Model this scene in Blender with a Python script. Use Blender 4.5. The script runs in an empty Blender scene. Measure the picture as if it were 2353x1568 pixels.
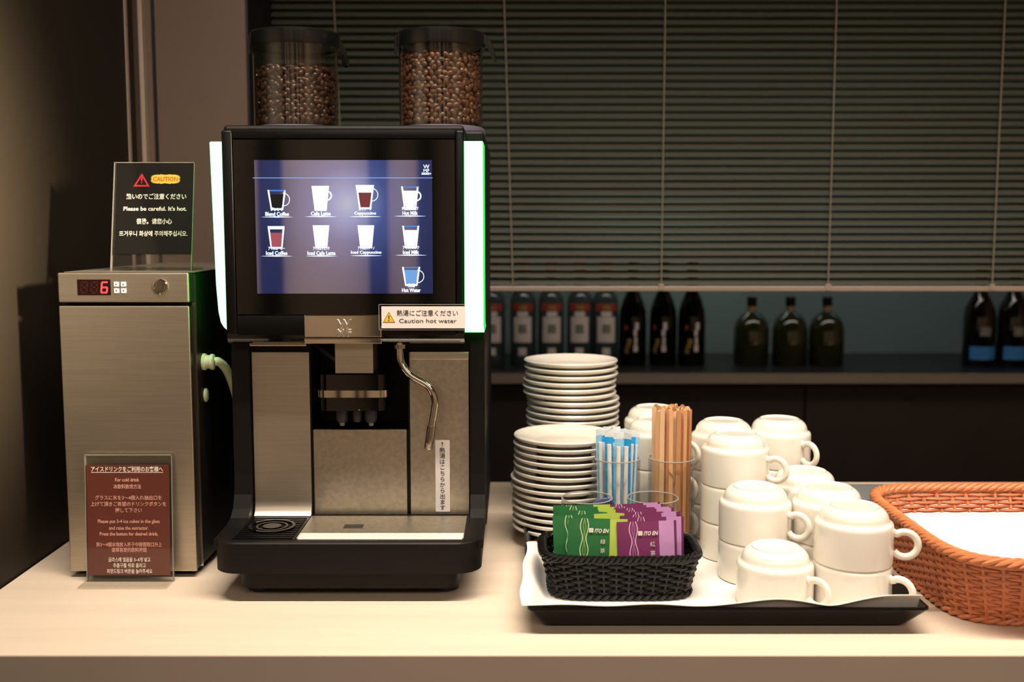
import bpy, bmesh, math, random
from mathutils import Vector, Matrix
random.seed(7)
SC = bpy.context.scene
COL = SC.collection
PI = math.pi

# ------------------------------------------------------------------ camera, world, lights, exposure
cam_d = bpy.data.cameras.new('camera'); cam = bpy.data.objects.new('camera', cam_d); COL.objects.link(cam)
cam.location = (0, 0, .425); cam.rotation_euler = (math.radians(90 - 5.919), 0, 0)
cam_d.sensor_width = 36; cam_d.lens = 37.484; cam_d.clip_start = .02
cam_d.dof.use_dof = True; cam_d.dof.focus_distance = 1.27; cam_d.dof.aperture_fstop = 4.2
SC.camera = cam
SC.view_settings.view_transform = 'Standard'; SC.view_settings.look = 'None'
SC.view_settings.gamma = 1; SC.view_settings.exposure = 0.0; SC.view_settings.use_curve_mapping = False
SC.cycles.max_bounces = 8; SC.cycles.diffuse_bounces = 3; SC.cycles.glossy_bounces = 4
SC.cycles.transmission_bounces = 6; SC.cycles.transparent_max_bounces = 20
SC.cycles.caustics_reflective = False; SC.cycles.caustics_refractive = False
SC.cycles.sample_clamp_indirect = 4
W = bpy.data.worlds.new('world'); SC.world = W; W.use_nodes = True
W.node_tree.nodes['Background'].inputs[0].default_value = (1, .85, .7, 1)
W.node_tree.nodes['Background'].inputs[1].default_value = .012

def area(name, loc, rot, sx, sy, power, col, spread=PI):
    l = bpy.data.lights.new(name, 'AREA'); l.shape = 'RECTANGLE'; l.size = sx; l.size_y = sy
    l.energy = power; l.color = col; l.spread = spread
    o = bpy.data.objects.new(name, l); COL.objects.link(o); o.location = loc; o.rotation_euler = rot
    return o
def spot(name, loc, target, power, col, angle, blend):
    l = bpy.data.lights.new(name, 'SPOT'); l.energy = power; l.color = col
    l.spot_size = math.radians(angle); l.spot_blend = blend; l.shadow_soft_size = .12
    o = bpy.data.objects.new(name, l); COL.objects.link(o); o.location = loc
    o.rotation_euler = (Vector(target) - Vector(loc)).to_track_quat('-Z', 'Y').to_euler()
    return o
area('counter_strip_lamp', (.3, .86, 1.5), (math.radians(14), 0, 0), 2.0, .04, 22, (1, .885, .755), math.radians(105))
area('room_ceiling_fill', (-.1, -1.5, 1.66), (0, 0, 0), 4.0, 1.2, 66, (1, .86, .73), math.radians(165))  # unseen room fill, added to brighten the wall and floor behind the viewer
spot('wall_glow_fill', (1.5, 0, .95), (-.61, .985, .47), 3000, (1, .84, .62), 19, .9)  # invented spot off to the right, added for the left wall's brown glow
area('bar_green_fill', (.42, 3.08, .60), (math.radians(10), 0, 0), .5, .06, .28, (.80, 1, .82), math.radians(120))  # unseen fill added for the greenish tone behind the bottles
area('bar_blue_fill', (1.15, 3.08, .60), (math.radians(10), 0, 0), .7, .06, .2, (.45, .75, 1), math.radians(120))  # made-up fill that turns the right of the bar wall bluish
area('bar_front_fill', (.6, 2.35, .95), (math.radians(40), 0, 0), 1.8, .1, 1.7, (1, .93, .85), math.radians(110))  # fill added out of view to lift the bottle labels

# ------------------------------------------------------------------ materials
def lin(c):
    c = c / 255
    return c / 12.92 if c <= .04045 else ((c + .055) / 1.055) ** 2.4
def rgb(h):
    if isinstance(h, (tuple, list)): return (lin(h[0]), lin(h[1]), lin(h[2]), 1)
    return tuple(lin(int(h[i:i + 2], 16)) for i in (0, 2, 4)) + (1,)
def inp(n, k, v):
    if k in n.inputs: n.inputs[k].default_value = v
def mat(name, color, rough=.5, metal=0, spec=.5, noise=None, coat=0, aniso=0, emit=None, es=0, bump=None, trans=0, sss=0):
    """plain procedural surface; noise=(scale, amount[, stretch xyz]) mottles the base colour, bump=(scale, strength[, stretch])"""
    m = bpy.data.materials.new(name); m.use_nodes = True
    nt = m.node_tree; p = nt.nodes['Principled BSDF']; c = rgb(color)
    p.inputs['Base Color'].default_value = c; p.inputs['Roughness'].default_value = rough
    p.inputs['Metallic'].default_value = metal; inp(p, 'Specular IOR Level', spec)
    inp(p, 'Coat Weight', coat); inp(p, 'Coat Roughness', .06); inp(p, 'Anisotropic', aniso); inp(p, 'Transmission Weight', trans)
    if emit: inp(p, 'Emission Color', rgb(emit)); inp(p, 'Emission Strength', es)
    def tex(scale, st):
        tc = nt.nodes.new('ShaderNodeTexCoord'); mp = nt.nodes.new('ShaderNodeMapping')
        mp.inputs['Scale'].default_value = st; n = nt.nodes.new('ShaderNodeTexNoise')
        n.inputs['Scale'].default_value = scale; n.inputs['Detail'].default_value = 3
        nt.links.new(tc.outputs['Object'], mp.inputs[0]); nt.links.new(mp.outputs[0], n.inputs['Vector']); return n
    if noise:
        n = tex(noise[0], noise[2] if len(noise) > 2 else (1, 1, 1)); r = nt.nodes.new('ShaderNodeValToRGB')
        a = noise[1]
        r.color_ramp.elements[0].position = .3; r.color_ramp.elements[1].position = .7
        r.color_ramp.elements[0].color = tuple(x * (1 - a) for x in c[:3]) + (1,)
        r.color_ramp.elements[1].color = tuple(min(1, x * (1 + a)) for x in c[:3]) + (1,)
        nt.links.new(n.outputs['Fac'], r.inputs[0]); nt.links.new(r.outputs[0], p.inputs['Base Color'])
    if bump:
        n = tex(bump[0], bump[2] if len(bump) > 2 else (1, 1, 1)); b = nt.nodes.new('ShaderNodeBump')
        b.inputs['Strength'].default_value = bump[1]; b.inputs['Distance'].default_value = .001
        nt.links.new(n.outputs['Fac'], b.inputs['Height']); nt.links.new(b.outputs[0], p.inputs['Normal'])
    return m
def clear(name, tint=(1, 1, 1), f0=.04, fres=.9, rough=.03):
    """thin clear plastic: straight-through tint plus a fresnel reflection"""
    m = bpy.data.materials.new(name); m.use_nodes = True; nt = m.node_tree; nt.nodes.clear()
    o = nt.nodes.new('ShaderNodeOutputMaterial'); mx = nt.nodes.new('ShaderNodeMixShader')
    t = nt.nodes.new('ShaderNodeBsdfTransparent'); g = nt.nodes.new('ShaderNodeBsdfGlossy')
    lw = nt.nodes.new('ShaderNodeLayerWeight'); lw.inputs[0].default_value = .5
    pw = nt.nodes.new('ShaderNodeMath'); pw.operation = 'POWER'; pw.inputs[1].default_value = 4.5; nt.links.new(lw.outputs['Facing'], pw.inputs[0])
    mu = nt.nodes.new('ShaderNodeMath'); mu.operation = 'MULTIPLY_ADD'; mu.inputs[1].default_value = fres; mu.inputs[2].default_value = f0
    t.inputs[0].default_value = tint + (1,); g.inputs['Roughness'].default_value = rough
    nt.links.new(pw.outputs[0], mu.inputs[0]); nt.links.new(mu.outputs[0], mx.inputs[0])
    nt.links.new(t.outputs[0], mx.inputs[1]); nt.links.new(g.outputs[0], mx.inputs[2]); nt.links.new(mx.outputs[0], o.inputs[0])
    return m
def emis(name, col, s):
    m = bpy.data.materials.new(name); m.use_nodes = True; nt = m.node_tree; nt.nodes.clear()
    o = nt.nodes.new('ShaderNodeOutputMaterial'); e = nt.nodes.new('ShaderNodeEmission')
    e.inputs[0].default_value = rgb(col); e.inputs[1].default_value = s; nt.links.new(e.outputs[0], o.inputs[0]); return m

M = {}
M['counter'] = mat('cream_laminate', 'dfcbb4', .42, noise=(3, .05, (1, 14, 14)), spec=.35)
M['counter_edge'] = mat('taupe_edge', '9c8d80', .55, noise=(8, .03))
M['wall_brown'] = mat('brown_wall_panel', '6e594c', .5, noise=(6, .04))
M['wall_gloss'] = mat('dark_lacquer_panel', '29231c', .45, noise=(5, .05), spec=.06)
M['wall_light'] = mat('warm_plaster', 'cdb9a0', .8, noise=(5, .03))
M['wall_dark'] = mat('dark_plaster', '15120f', .7, noise=(5, .05))
M['floor'] = mat('tan_carpet', '8c7862', .9, noise=(60, .1))
M['ceil'] = mat('ceiling_paint', 'b0a08c', .9, noise=(5, .02))
M['trim'] = mat('satin_trim', 'c0aa98', .35, metal=.2, noise=(9, .04))
M['black_trim'] = mat('black_trim', '0c0b0a', .5, noise=(9, .05))
M['slat'] = mat('olive_grey_slat', '3c3b2f', .5, noise=(4, .04))
M['rail'] = mat('taupe_rail', '8c7a6c', .4, noise=(9, .04))
M['cord'] = mat('pale_cord', '7c7566', .8, noise=(300, .1))
M['bar_wall'] = mat('blue_grey_wall', '6a7a78', .7, noise=(1.4, .2))
M['bar_top'] = mat('dark_bar_top', '1e1b19', .4, noise=(8, .1))
M['bar_edge'] = mat('bar_edge', 'b8a592', .5, noise=(8, .05))
M['bar_door'] = mat('dark_brown_door', '3a302b', .5, noise=(8, .06))
M['black'] = mat('black_plastic', '080707', .35, spec=.25, noise=(40, .15))
M['black_matt'] = mat('matt_black_plastic', '0e0b09', .5, spec=.22, noise=(60, .15))
M['black_gloss'] = mat('black_glass', '040404', .06, noise=(40, .1), coat=.3)
M['steel'] = mat('brushed_steel', 'beb4a3', .42, metal=1, noise=(10, .07, (1, 1, 30)), bump=(60, .04, (1, 1, 60)))
M['steel_stain'] = mat('stained_steel', 'b8af9f', .4, metal=1, noise=(160, .12), bump=(160, .05))
M['chrome'] = mat('chrome', 'd8d2c6', .07, metal=1, noise=(12, .03))
M['chrome_matt'] = mat('satin_chrome', 'b0a494', .25, metal=1, noise=(12, .04))
M['emblem'] = mat('raised_chrome', 'f0ece4', .16, metal=1, noise=(12, .02))
M['ridge'] = mat('ribbed_steel_glare', 'e6e0d6', .38, metal=.35, noise=(20, .03))  # pale tone paints in the strip lamp's reflection along the grid ridges
M['hopper_base'] = mat('purple_grey_plastic', '5c5464', .45, noise=(30, .04))
M['hopper_lid'] = mat('lid_black_plastic', '141312', .18, noise=(30, .1))
M['canister'] = clear('smoky_canister', (.84, .82, .80), .16, 1.0, .05)
M['acrylic'] = clear('clear_acrylic', (.93, .93, .91), .05, .8, .04)
M['acrylic_edge'] = mat('acrylic_edge', 'b8b0a4', .2, noise=(30, .05), trans=.3)
M['glass'] = clear('clear_tumbler', (.95, .955, .95), .02, .9, .03)
M['glass_rim'] = mat('tumbler_rim', 'd8d4c8', .1, noise=(30, .03), trans=.6)
M['bean'] = mat('roasted_bean', '6a4630', .3, noise=(90, .35))
M['bean2'] = mat('dark_roasted_bean', '4a3022', .28, noise=(90, .35))
M['bean_core'] = mat('bean_mass', '1c100a', .6, noise=(120, .3))
M['china'] = mat('white_china', 'eae2d5', .16, noise=(6, .01), coat=.4)
M['paper'] = mat('white_paper', 'e9e3db', .75, noise=(9, .015))
M['napkin'] = mat('white_napkin', 'fbf6ee', .85, noise=(14, .015))
M['tray'] = mat('black_lacquer_tray', '080807', .25, spec=.3, noise=(30, .2))
M['tray_green'] = mat('dark_green_tray', '121814', .35, noise=(30, .15))
M['wicker_black'] = mat('black_wicker', '0b0907', .4, spec=.3, noise=(120, .3))
M['wicker_black2'] = mat('brown_black_wicker', '100c09', .4, spec=.3, noise=(120, .3))
M['wicker_orange'] = mat('orange_wicker', 'bd7048', .5, noise=(90, .16))
M['wicker_orange2'] = mat('orange_wicker_rim', 'c87a4c', .48, noise=(90, .16))
M['wood'] = mat('birch_stirrer', 'dea878', .65, noise=(40, .12, (1, 1, .1)))
M['wood2'] = mat('birch_stirrer_dark', 'bd8458', .65, noise=(40, .12, (1, 1, .1)))
M['wood3'] = mat('birch_stirrer_pale', 'e8bc92', .65, noise=(40, .12, (1, 1, .1)))
M['straw_white'] = mat('white_straw', 'efece8', .35, noise=(60, .03))
M['wrap_blue'] = mat('sky_blue_wrapper', '2ea6ea', .35, noise=(140, .25))
M['wrap_blue2'] = mat('pale_blue_wrapper', '9ad0ee', .35, noise=(140, .2))
M['wrap_clear'] = mat('white_wrapper_end', 'f2f8fc', .3, noise=(140, .1))
M['navy'] = mat('navy_plastic', '1e2858', .4, noise=(40, .1))
M['hose'] = mat('pale_green_hose', 'cfdcb4', .4, noise=(30, .04))
M['label_white'] = mat('white_label', 'f2e9e2', .5, noise=(20, .015))
M['ink'] = mat('black_ink', '2a2422', .7, noise=(50, .05))
M['ink_white'] = mat('white_ink', 'f0e6d8', .7, noise=(50, .03))
M['ink_pink'] = mat('pink_white_ink', 'd8a090', .7, noise=(50, .03))
M['ink_red'] = mat('red_ink', 'd02030', .6, noise=(50, .05))
M['ink_yellow'] = mat('yellow_ink', 'e8c040', .6, noise=(50, .05))
M['ink_orange'] = mat('orange_ink', 'd06030', .6, noise=(50, .05))
M['yellow'] = mat('warning_yellow', 'f2c420', .5, noise=(50, .03))
M['card_black'] = mat('dark_brown_card', '120e0a', .7, spec=.2, noise=(20, .05))
M['card_red'] = mat('brick_red_card', '5c281b', .5, noise=(20, .04), coat=.7)
M['led_back'] = mat('led_window', '140303', .15, noise=(50, .1))
M['led_on'] = emis('lit_led_segment', 'ff3a3a', 3.2)
M['led_off'] = mat('unlit_led_segment', '260606', .4, noise=(50, .1))
M['rubber'] = mat('grey_rubber', '2c2a2e', .5, noise=(50, .1))
M['ui_white'] = emis('screen_white', 'd8ecff', 2.2)
M['ui_line'] = emis('screen_line', '9cc4ff', 1.1)
M['ui_coffee'] = emis('screen_coffee', '8c4644', .8)
M['ui_red'] = emis('screen_iced_coffee', 'c0606c', .8)
M['ui_dark'] = emis('screen_black_coffee', '2c2626', .8)
M['ui_water'] = emis('screen_water', '7cb0f0', .9)
M['ui_glass'] = emis('screen_glass', '5a90e8', .9)
M['strip_glow'] = emis('light_strip_core', (150, 255, 168), 3.2)
M['strip_edge'] = emis('light_strip_edge', (40, 255, 70), 1.6)

def screen_mat():
    """the display's own picture: blue backdrop with a pale radial glow, behind glossy glass"""
    m = bpy.data.materials.new('display_backdrop'); m.use_nodes = True; nt = m.node_tree
    p = nt.nodes['Principled BSDF']; inp(p, 'Base Color', (.01, .01, .012, 1)); inp(p, 'Roughness', .09); inp(p, 'Emission Strength', 1); inp(p, 'Coat Weight', 1); inp(p, 'Coat IOR', 5.2); inp(p, 'Coat Roughness', .02)
    tc = nt.nodes.new('ShaderNodeTexCoord'); mp = nt.nodes.new('ShaderNodeMapping')
    mp.inputs['Location'].default_value = (.0036 * 9, 0, -.027 * 9 * 1.0)
    mp.inputs['Scale'].default_value = (9, 9, 9)
    g = nt.nodes.new('ShaderNodeTexGradient'); g.gradient_type = 'SPHERICAL'
    r = nt.nodes.new('ShaderNodeValToRGB'); e = r.color_ramp.elements
    e[0].position = 0; e[0].color = rgb((26, 44, 104)); e[1].position = 1; e[1].color = rgb((196, 212, 255))
    for pos, c in ((.3, (40, 62, 130)), (.6, (84, 104, 180)), (.82, (150, 168, 236))):
        x = e.new(pos); x.color = rgb(c)
    nt.links.new(tc.outputs['Object'], mp.inputs[0]); nt.links.new(mp.outputs[0], g.inputs[0])
    nt.links.new(g.outputs['Fac'], r.inputs[0]); nt.links.new(r.outputs[0], p.inputs['Emission Color'])
    return m
M['screen'] = screen_mat()

# ------------------------------------------------------------------ mesh building helpers
class MB:
    def __init__(s): s.v = []; s.f = []; s.mi = []; s.sm = []
    def add(s, vs, fs, mi=0, smooth=False):
        o = len(s.v); s.v += [tuple(v) for v in vs]
        for f in fs: s.f.append(tuple(i + o for i in f)); s.mi.append(mi); s.sm.append(smooth)
        return s
    def box(s, x0, x1, y0, y1, z0, z1, bev=0, mi=0, seg=2):
        if bev <= 0:
            vs = [(x, y, z) for z in (z0, z1) for y in (y0, y1) for x in (x0, x1)]
            return s.add(vs, [(0, 2, 3, 1), (4, 5, 7, 6), (0, 1, 5, 4), (2, 6, 7, 3), (0, 4, 6, 2), (1, 3, 7, 5)], mi)
        bm = bmesh.new(); bmesh.ops.create_cube(bm, size=1)
        for v in bm.verts:
            v.co = ((x0 + x1) / 2 + v.co.x * (x1 - x0), (y0 + y1) / 2 + v.co.y * (y1 - y0), (z0 + z1) / 2 + v.co.z * (z1 - z0))
        bmesh.ops.bevel(bm, geom=bm.edges[:], offset=bev, segments=seg, profile=.5, affect='EDGES')
        return s.from_bm(bm, mi, seg > 2)
    def from_bm(s, bm, mi=0, smooth=False):
        bm.verts.ensure_lookup_table(); bm.verts.index_update()
        s.add([v.co for v in bm.verts], [[v.index for v in f.verts] for f in bm.faces], mi, smooth); bm.free(); return s
    def prism(s, poly, y0, y1, mi=0, smooth=False, axis='y'):
        """closed polygon in (x, z) drawn out along y (or (y, z) along x, or (x, y) along z)"""
        n = len(poly)
        def P(a, b, t): return {'y': (a, t, b), 'x': (t, a, b), 'z': (a, b, t)}[axis]
        vs = [P(a, b, y0) for a, b in poly] + [P(a, b, y1) for a, b in poly]
        s.add(vs, [tuple(range(n)), tuple(range(2 * n - 1, n - 1, -1))], mi)
        return s.add(vs, [(i, i + n, (i + 1) % n + n, (i + 1) % n) for i in range(n)], mi, smooth)
    def lathe(s, prof, cx=0, cy=0, cz=0, seg=40, mi=0, smooth=True):
        n = len(prof); vs = []
        for k in range(seg):
            a = 2 * PI * k / seg; c, q = math.cos(a), math.sin(a)
            vs += [(cx + r * c, cy + r * q, cz + z) for r, z in prof]
        fs = []
        for k in range(seg):
            k2 = (k + 1) % seg
            for i in range(n - 1):
                if prof[i][0] < 1e-6 and prof[i + 1][0] < 1e-6: continue
                fs.append((k * n + i, k2 * n + i, k2 * n + i + 1, k * n + i + 1))
        return s.add(vs, fs, mi, smooth)
    def tube(s, pts, r, seg=8, closed=False, mi=0, caps=True, flat=1.0):
        pts = [Vector(p) for p in pts]; n = len(pts); R = r if isinstance(r, (list, tuple)) else [r] * n
        tang = []
        for i in range(n):
            a = pts[(i - 1) % n] if closed or i > 0 else pts[0]; b = pts[(i + 1) % n] if closed or i < n - 1 else pts[-1]
            t = b - a; tang.append(t.normalized() if t.length > 1e-9 else Vector((0, 0, 1)))
        up = Vector((0, 0, 1)) if abs(tang[0].z) < .9 else Vector((0, 1, 0)); vs = []
        nrm = (up - tang[0] * up.dot(tang[0])).normalized()
        for i in range(n):
            nrm = (nrm - tang[i] * nrm.dot(tang[i]))
            nrm = nrm.normalized() if nrm.length > 1e-6 else tang[i].orthogonal().normalized()
            if closed:
                q = up - tang[i] * up.dot(tang[i])
                if q.length > .2: nrm = q.normalized()
            bn = tang[i].cross(nrm)
            for k in range(seg):
                a = 2 * PI * k / seg
                vs.append(pts[i] + nrm * (R[i] * math.sin(a) * flat) + bn * (R[i] * math.cos(a)))
        fs = []
        for i in range(n if closed else n - 1):
            j = (i + 1) % n
            for k in range(seg): fs.append((i * seg + k, i * seg + (k + 1) % seg, j * seg + (k + 1) % seg, j * seg + k))
        if not closed and caps: fs += [tuple(range(seg - 1, -1, -1)), tuple((n - 1) * seg + k for k in range(seg))]
        return s.add(vs, fs, mi, True)
    def grid(s, fn, nu, nv, mi=0, smooth=True, thick=0):
        vs = [fn(i / nu, j / nv) for j in range(nv + 1) for i in range(nu + 1)]; w = nu + 1
        top = [(j * w + i, j * w + i + 1, (j + 1) * w + i + 1, (j + 1) * w + i) for j in range(nv) for i in range(nu)]
        if not thick: return s.add(vs, top, mi, smooth)
        n = len(vs); vs2 = vs + [(x, y, z - thick) for x, y, z in vs]
        fs = top + [tuple(i + n for i in reversed(f)) for f in top]
        ring = [i for i in range(w)] + [j * w + nu for j in range(1, nv + 1)] + [nv * w + i for i in range(nu - 1, -1, -1)] + [j * w for j in range(nv - 1, 0, -1)]
        fs += [(ring[k], ring[k] + n, ring[(k + 1) % len(ring)] + n, ring[(k + 1) % len(ring)]) for k in range(len(ring))]
        return s.add(vs2, fs, mi, smooth)
    def ellipsoid(s, c, rad, rot, nu=8, nv=5, mi=0):
        vs = []; fs = []
        for j in range(nv + 1):
            t = PI * j / nv
            for i in range(nu):
                a = 2 * PI * i / nu
                vs.append(Vector(c) + rot @ Vector((rad[0] * math.sin(t) * math.cos(a), rad[1] * math.sin(t) * math.sin(a), rad[2] * math.cos(t))))
        for j in range(nv):
            for i in range(nu): fs.append((j * nu + i, j * nu + (i + 1) % nu, (j + 1) * nu + (i + 1) % nu, (j + 1) * nu + i))
        return s.add(vs, fs, mi, True)
    def xf(s, mtx):
        s.v = [tuple(mtx @ Vector(v)) for v in s.v]; return s
    def build(s, name, mats, parent=None, loc=None):
        me = bpy.data.meshes.new(name); me.from_pydata(s.v, [], s.f); me.update()
        for m in (mats if isinstance(mats, (list, tuple)) else [mats]): me.materials.append(m)
        me.polygons.foreach_set('material_index', s.mi); me.polygons.foreach_set('use_smooth', s.sm)
        bm = bmesh.new(); bm.from_mesh(me); bmesh.ops.remove_doubles(bm, verts=bm.verts, dist=1e-6)
        bmesh.ops.recalc_face_normals(bm, faces=bm.faces); bm.to_mesh(me); bm.free()
        if any(s.sm):
            try: me.set_sharp_from_angle(angle=math.radians(40))
            except Exception: pass
        o = bpy.data.objects.new(name, me); COL.objects.link(o)
        if parent: o.parent = parent
        if loc: o.location = loc
        return o
def tag(o, label, cat, group=None, kind=None):
    o['label'] = label; o['category'] = cat
    if group: o['group'] = group
    if kind: o['kind'] = kind
    return o
def thing(name, label, cat, loc=(0, 0, 0), rz=0, group=None):
    o = bpy.data.objects.new(name, None); COL.objects.link(o); o.empty_display_size = .02
    o.location = loc; o.rotation_euler = (0, 0, rz); return tag(o, label, cat, group)
def struct(name, mb, m): o = mb.build(name, m); o['kind'] = 'structure'; return o
def children(o): return [c for c in bpy.data.objects if c.parent == o]
def copy_tree(o, kids, loc, rz, label, group=None):
    c = o.copy(); COL.objects.link(c); c.location = loc; c.rotation_euler = (0, 0, rz); c['label'] = label
    if group: c['group'] = group
    for k in kids:
        d = k.copy(); COL.objects.link(d); d.parent = c
    return c
def text(body, size, m, parent, name='lettering', loc=(0, 0, 0), rot=None, width=None, align='CENTER', bold=0, shear=0, ext=.0001, height=None, bevel=0):
    """lettering as a thin mesh: local x to the right, z up, facing -y"""
    cu = bpy.data.curves.new('t', 'FONT'); cu.body = body; cu.size = size; cu.align_x = align; cu.align_y = 'CENTER'
    cu.extrude = ext; cu.bevel_depth = bevel; cu.offset = bold * size; cu.shear = shear; cu.resolution_u = 3
    o = bpy.data.objects.new('t', cu); COL.objects.link(o)
    dg = bpy.context.evaluated_depsgraph_get(); me = bpy.data.meshes.new_from_object(o.evaluated_get(dg))
    bpy.data.objects.remove(o)
    xs = [v.co.x for v in me.vertices]; ys = [v.co.y for v in me.vertices]
    sx = width / (max(xs) - min(xs)) if width else 1; sy = height / (max(ys) - min(ys)) if height else 1
    cxm = (max(xs) + min(xs)) / 2; cym = (max(ys) + min(ys)) / 2
    base = Matrix.Rotation(PI / 2, 4, 'X')
    if align == 'CENTER': me.transform(Matrix.Diagonal((sx, sy, 1, 1)) @ Matrix.Translation((-cxm, -cym, 0)))
    me.transform(base)
    me.materials.clear(); me.materials.append(m); me.name = name
    r = bpy.data.objects.new(name, me); COL.objects.link(r); r.parent = parent; r.location = loc
    if rot: r.rotation_euler = rot
    return r
def spline(pts, n):
    """Catmull-Rom through pts"""
    P = [Vector(p) for p in pts]; P = [P[0] * 2 - P[1]] + P + [P[-1] * 2 - P[-2]]; out = []
    for i in range(1, len(P) - 2):
        for k in range(n):
            t = k / n; a, b, c, d = P[i - 1:i + 3]
            out.append(.5 * ((2 * b) + (c - a) * t + (2 * a - 5 * b + 4 * c - d) * t * t + (3 * b - 3 * c + d - a) * t ** 3))
    out.append(P[-2]); return out
def ordinal(i): return ['first', 'second', 'third', 'fourth', 'fifth', 'sixth', 'seventh', 'eighth', 'ninth', 'tenth', 'eleventh', 'twelfth', 'thirteenth', 'fourteenth', 'fifteenth', 'sixteenth', 'seventeenth', 'eighteenth', 'nineteenth', 'twentieth', 'twenty-first', 'twenty-second', 'twenty-third', 'twenty-fourth'][i]

# ------------------------------------------------------------------ the room
struct('floor', MB().box(-2.6, 2.4, -2.8, 3.4, -.96, -.9), M['floor'])
struct('ceiling', MB().box(-2.6, 2.4, -2.8, 3.4, 1.7, 1.76), M['ceil'])
struct('wall_left', MB().box(-.672, -.612, .35, 1.765, -.9, 1.7, .002), M['wall_gloss'])
struct('wall_back', MB().box(-2.6, -.434, 1.79, 1.99, -.9, 1.7).box(-.434, 2.4, 1.79, 1.99, 1.2, 1.7), M['wall_brown'])
struct('wall_far_left', MB().box(-2.66, -2.6, -2.8, 1.79, -.9, 1.7), M['wall_light'])
struct('wall_right', MB().box(2.4, 2.46, -2.8, 3.4, -.9, 1.7), M['wall_light'])
struct('wall_front', MB().box(-2.6, 2.4, -2.86, -2.8, -.9, 1.7), M['wall_light'])
struct('wall_bar', MB().box(-2.6, 2.4, 3.22, 3.28, -.9, 1.7), M['bar_wall'])
struct('trim_1', MB().box(-.607, -.6, 1.772, 1.79, 0, 1.7, .001), M['trim'])
struct('trim_2', MB().box(-.613, -.6105, 1.725, 1.735, 0, 1.7), M['trim'])
struct('trim_3', MB().box(-.590, -.585, 1.787, 1.792, 0, 1.7), M['black_trim'])
struct('trim_4', MB().box(-.436, -.432, 1.788, 1.992, 0, 1.2), M['black_trim'])
# dark pilasters on the wall behind the viewer, mirrored in the display
for k, (x0, x1) in enumerate(((-1.24, -1.14), (-.70, -.615), (-.46, -.38), (.25, .6), (1.1, 1.3))):
    struct('pillar_%d' % (k + 1), MB().box(x0, x1, -2.8, -2.7, -.9, 1.7, .004), M['wall_dark'])

# ------------------------------------------------------------------ back bar behind the opening
t = thing('bar_cabinet', 'long dark brown cabinet under the bottle shelf, behind the counter', 'cabinet', (.4, 2.76, -.9))
MB().box(-1.5, 1.9, .02, .44, 0, .93).build('carcass', M['bar_door'], t)
xs = [-1.5, -.55, .3676, 1.1, 1.9]
for a, b in zip(xs[:-1], xs[1:]): MB().box(a + .0025, b - .0025, 0, .02, .08, .918, .001).build('door', M['bar_door'], t)
t = thing('bar_worktop', 'dark bottle shelf top with lighter brown front edge, under the blind', 'worktop', (.4, 2.74, .0315))
MB().box(-1.5, 1.9, .002, .47, 0, .024).build('top', M['bar_top'], t)
MB().box(-1.5, 1.9, -.002, .0019, -.001, .0245).build('edge_band', M['bar_edge'], t)

# venetian blind
t = thing('venetian_blind', 'olive grey venetian blind lowered in the opening above the bottles', 'blind', (.5, 1.96, .32))
mb = MB(); z = .012; al = math.radians(45)
while z < .87:
    dz, dy = .0082 * math.cos(al), .0082 * math.sin(al)
    vs = []
    for x in (-.93, 1.1):
        for k in (-1, 0, 1): vs.append((x, k * dy - (.0012 if k == 0 else 0), z + k * dz + (.0008 if k == 0 else 0)))
    mb.add(vs, [(0, 1, 4, 3), (1, 2, 5, 4)], 0, True); z += .0137
mb.build('slats', M['slat'], t)
MB().box(-.93, 1.1, -.011, .011, -.006, .004, .002).build('bottom_rail', M['rail'], t)
for px, pb in ((-.829, -.80), (-.525, -.498), (-.227, -.227), (.078, .078), (.378, .378), (.9, .9)):
    MB().tube([(px, -.0105, .87), (pb, -.0105, .0)], .0011, 6).build('ladder_cord', M['cord'], t)
    if px > -.3: MB().box(pb - .005, pb + .005, -.0125, -.0105, -.004, .008, .0008).build('cord_clip', M['rail'], t)

# bottles
def bottle(kind):
    mb = MB(); H = {}
    if kind == 'gin':
        prof = [(0, 0), (.034, 0), (.036, .003), (.036, .165), (.034, .185), (.027, .2), (.017, .212), (.0145, .222), (.0145, .25), (0, .25)]
    elif kind == 'cream':
        prof = [(0, 0), (.036, 0), (.038, .003), (.038, .12), (.036, .15), (.028, .178), (.018, .2), (.0145, .215), (.0145, .26), (0, .26)]
    elif kind == 'squat':
        prof = [(0, 0), (.045, 0), (.048, .004), (.049, .06), (.048, .1), (.042, .122), (.028, .138), (.015, .146), (.012, .15), (.012, .165), (0, .165)]
    else:
        prof = [(0, 0), (.04, 0), (.042, .003), (.042, .13), (.039, .158), (.028, .182), (.018, .2), (.014, .218), (.014, .25), (0, .25)]
    return mb.lathe(prof, seg=28), prof
def wrap(r, z0, z1, a0, a1, mi=0, mb=None, seg=12):
    mb = mb or MB(); vs = []; fs = []
    for i in range(seg + 1):
        a = a0 + (a1 - a0) * i / seg
        vs += [(r * math.sin(a), -r * math.cos(a), z0), (r * math.sin(a), -r * math.cos(a), z1)]
    for i in range(seg): fs.append((2 * i, 2 * i + 2, 2 * i + 3, 2 * i + 1))
    return mb.add(vs, fs, mi, True)
M['gin_glass'] = mat('clear_bottle_glass', '5a6663', .08, noise=(10, .05), trans=.55)
M['gin_label'] = mat('cream_label', 'e8d8cc', .6, noise=(40, .08)); M['gin_red'] = mat('red_banner', 'a8402c', .6, noise=(60, .2))
M['cap_red'] = mat('red_cap', '8a1a28', .4, noise=(40, .1)); M['cream_glass'] = mat('black_bottle_glass', '060505', .1, noise=(10, .1))
M['gold'] = mat('gold_print', 'b08a50', .4, metal=.4, noise=(90, .3)); M['squat_glass'] = mat('olive_bottle_glass', '2a2a12', .1, noise=(10, .1), coat=.4)
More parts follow.
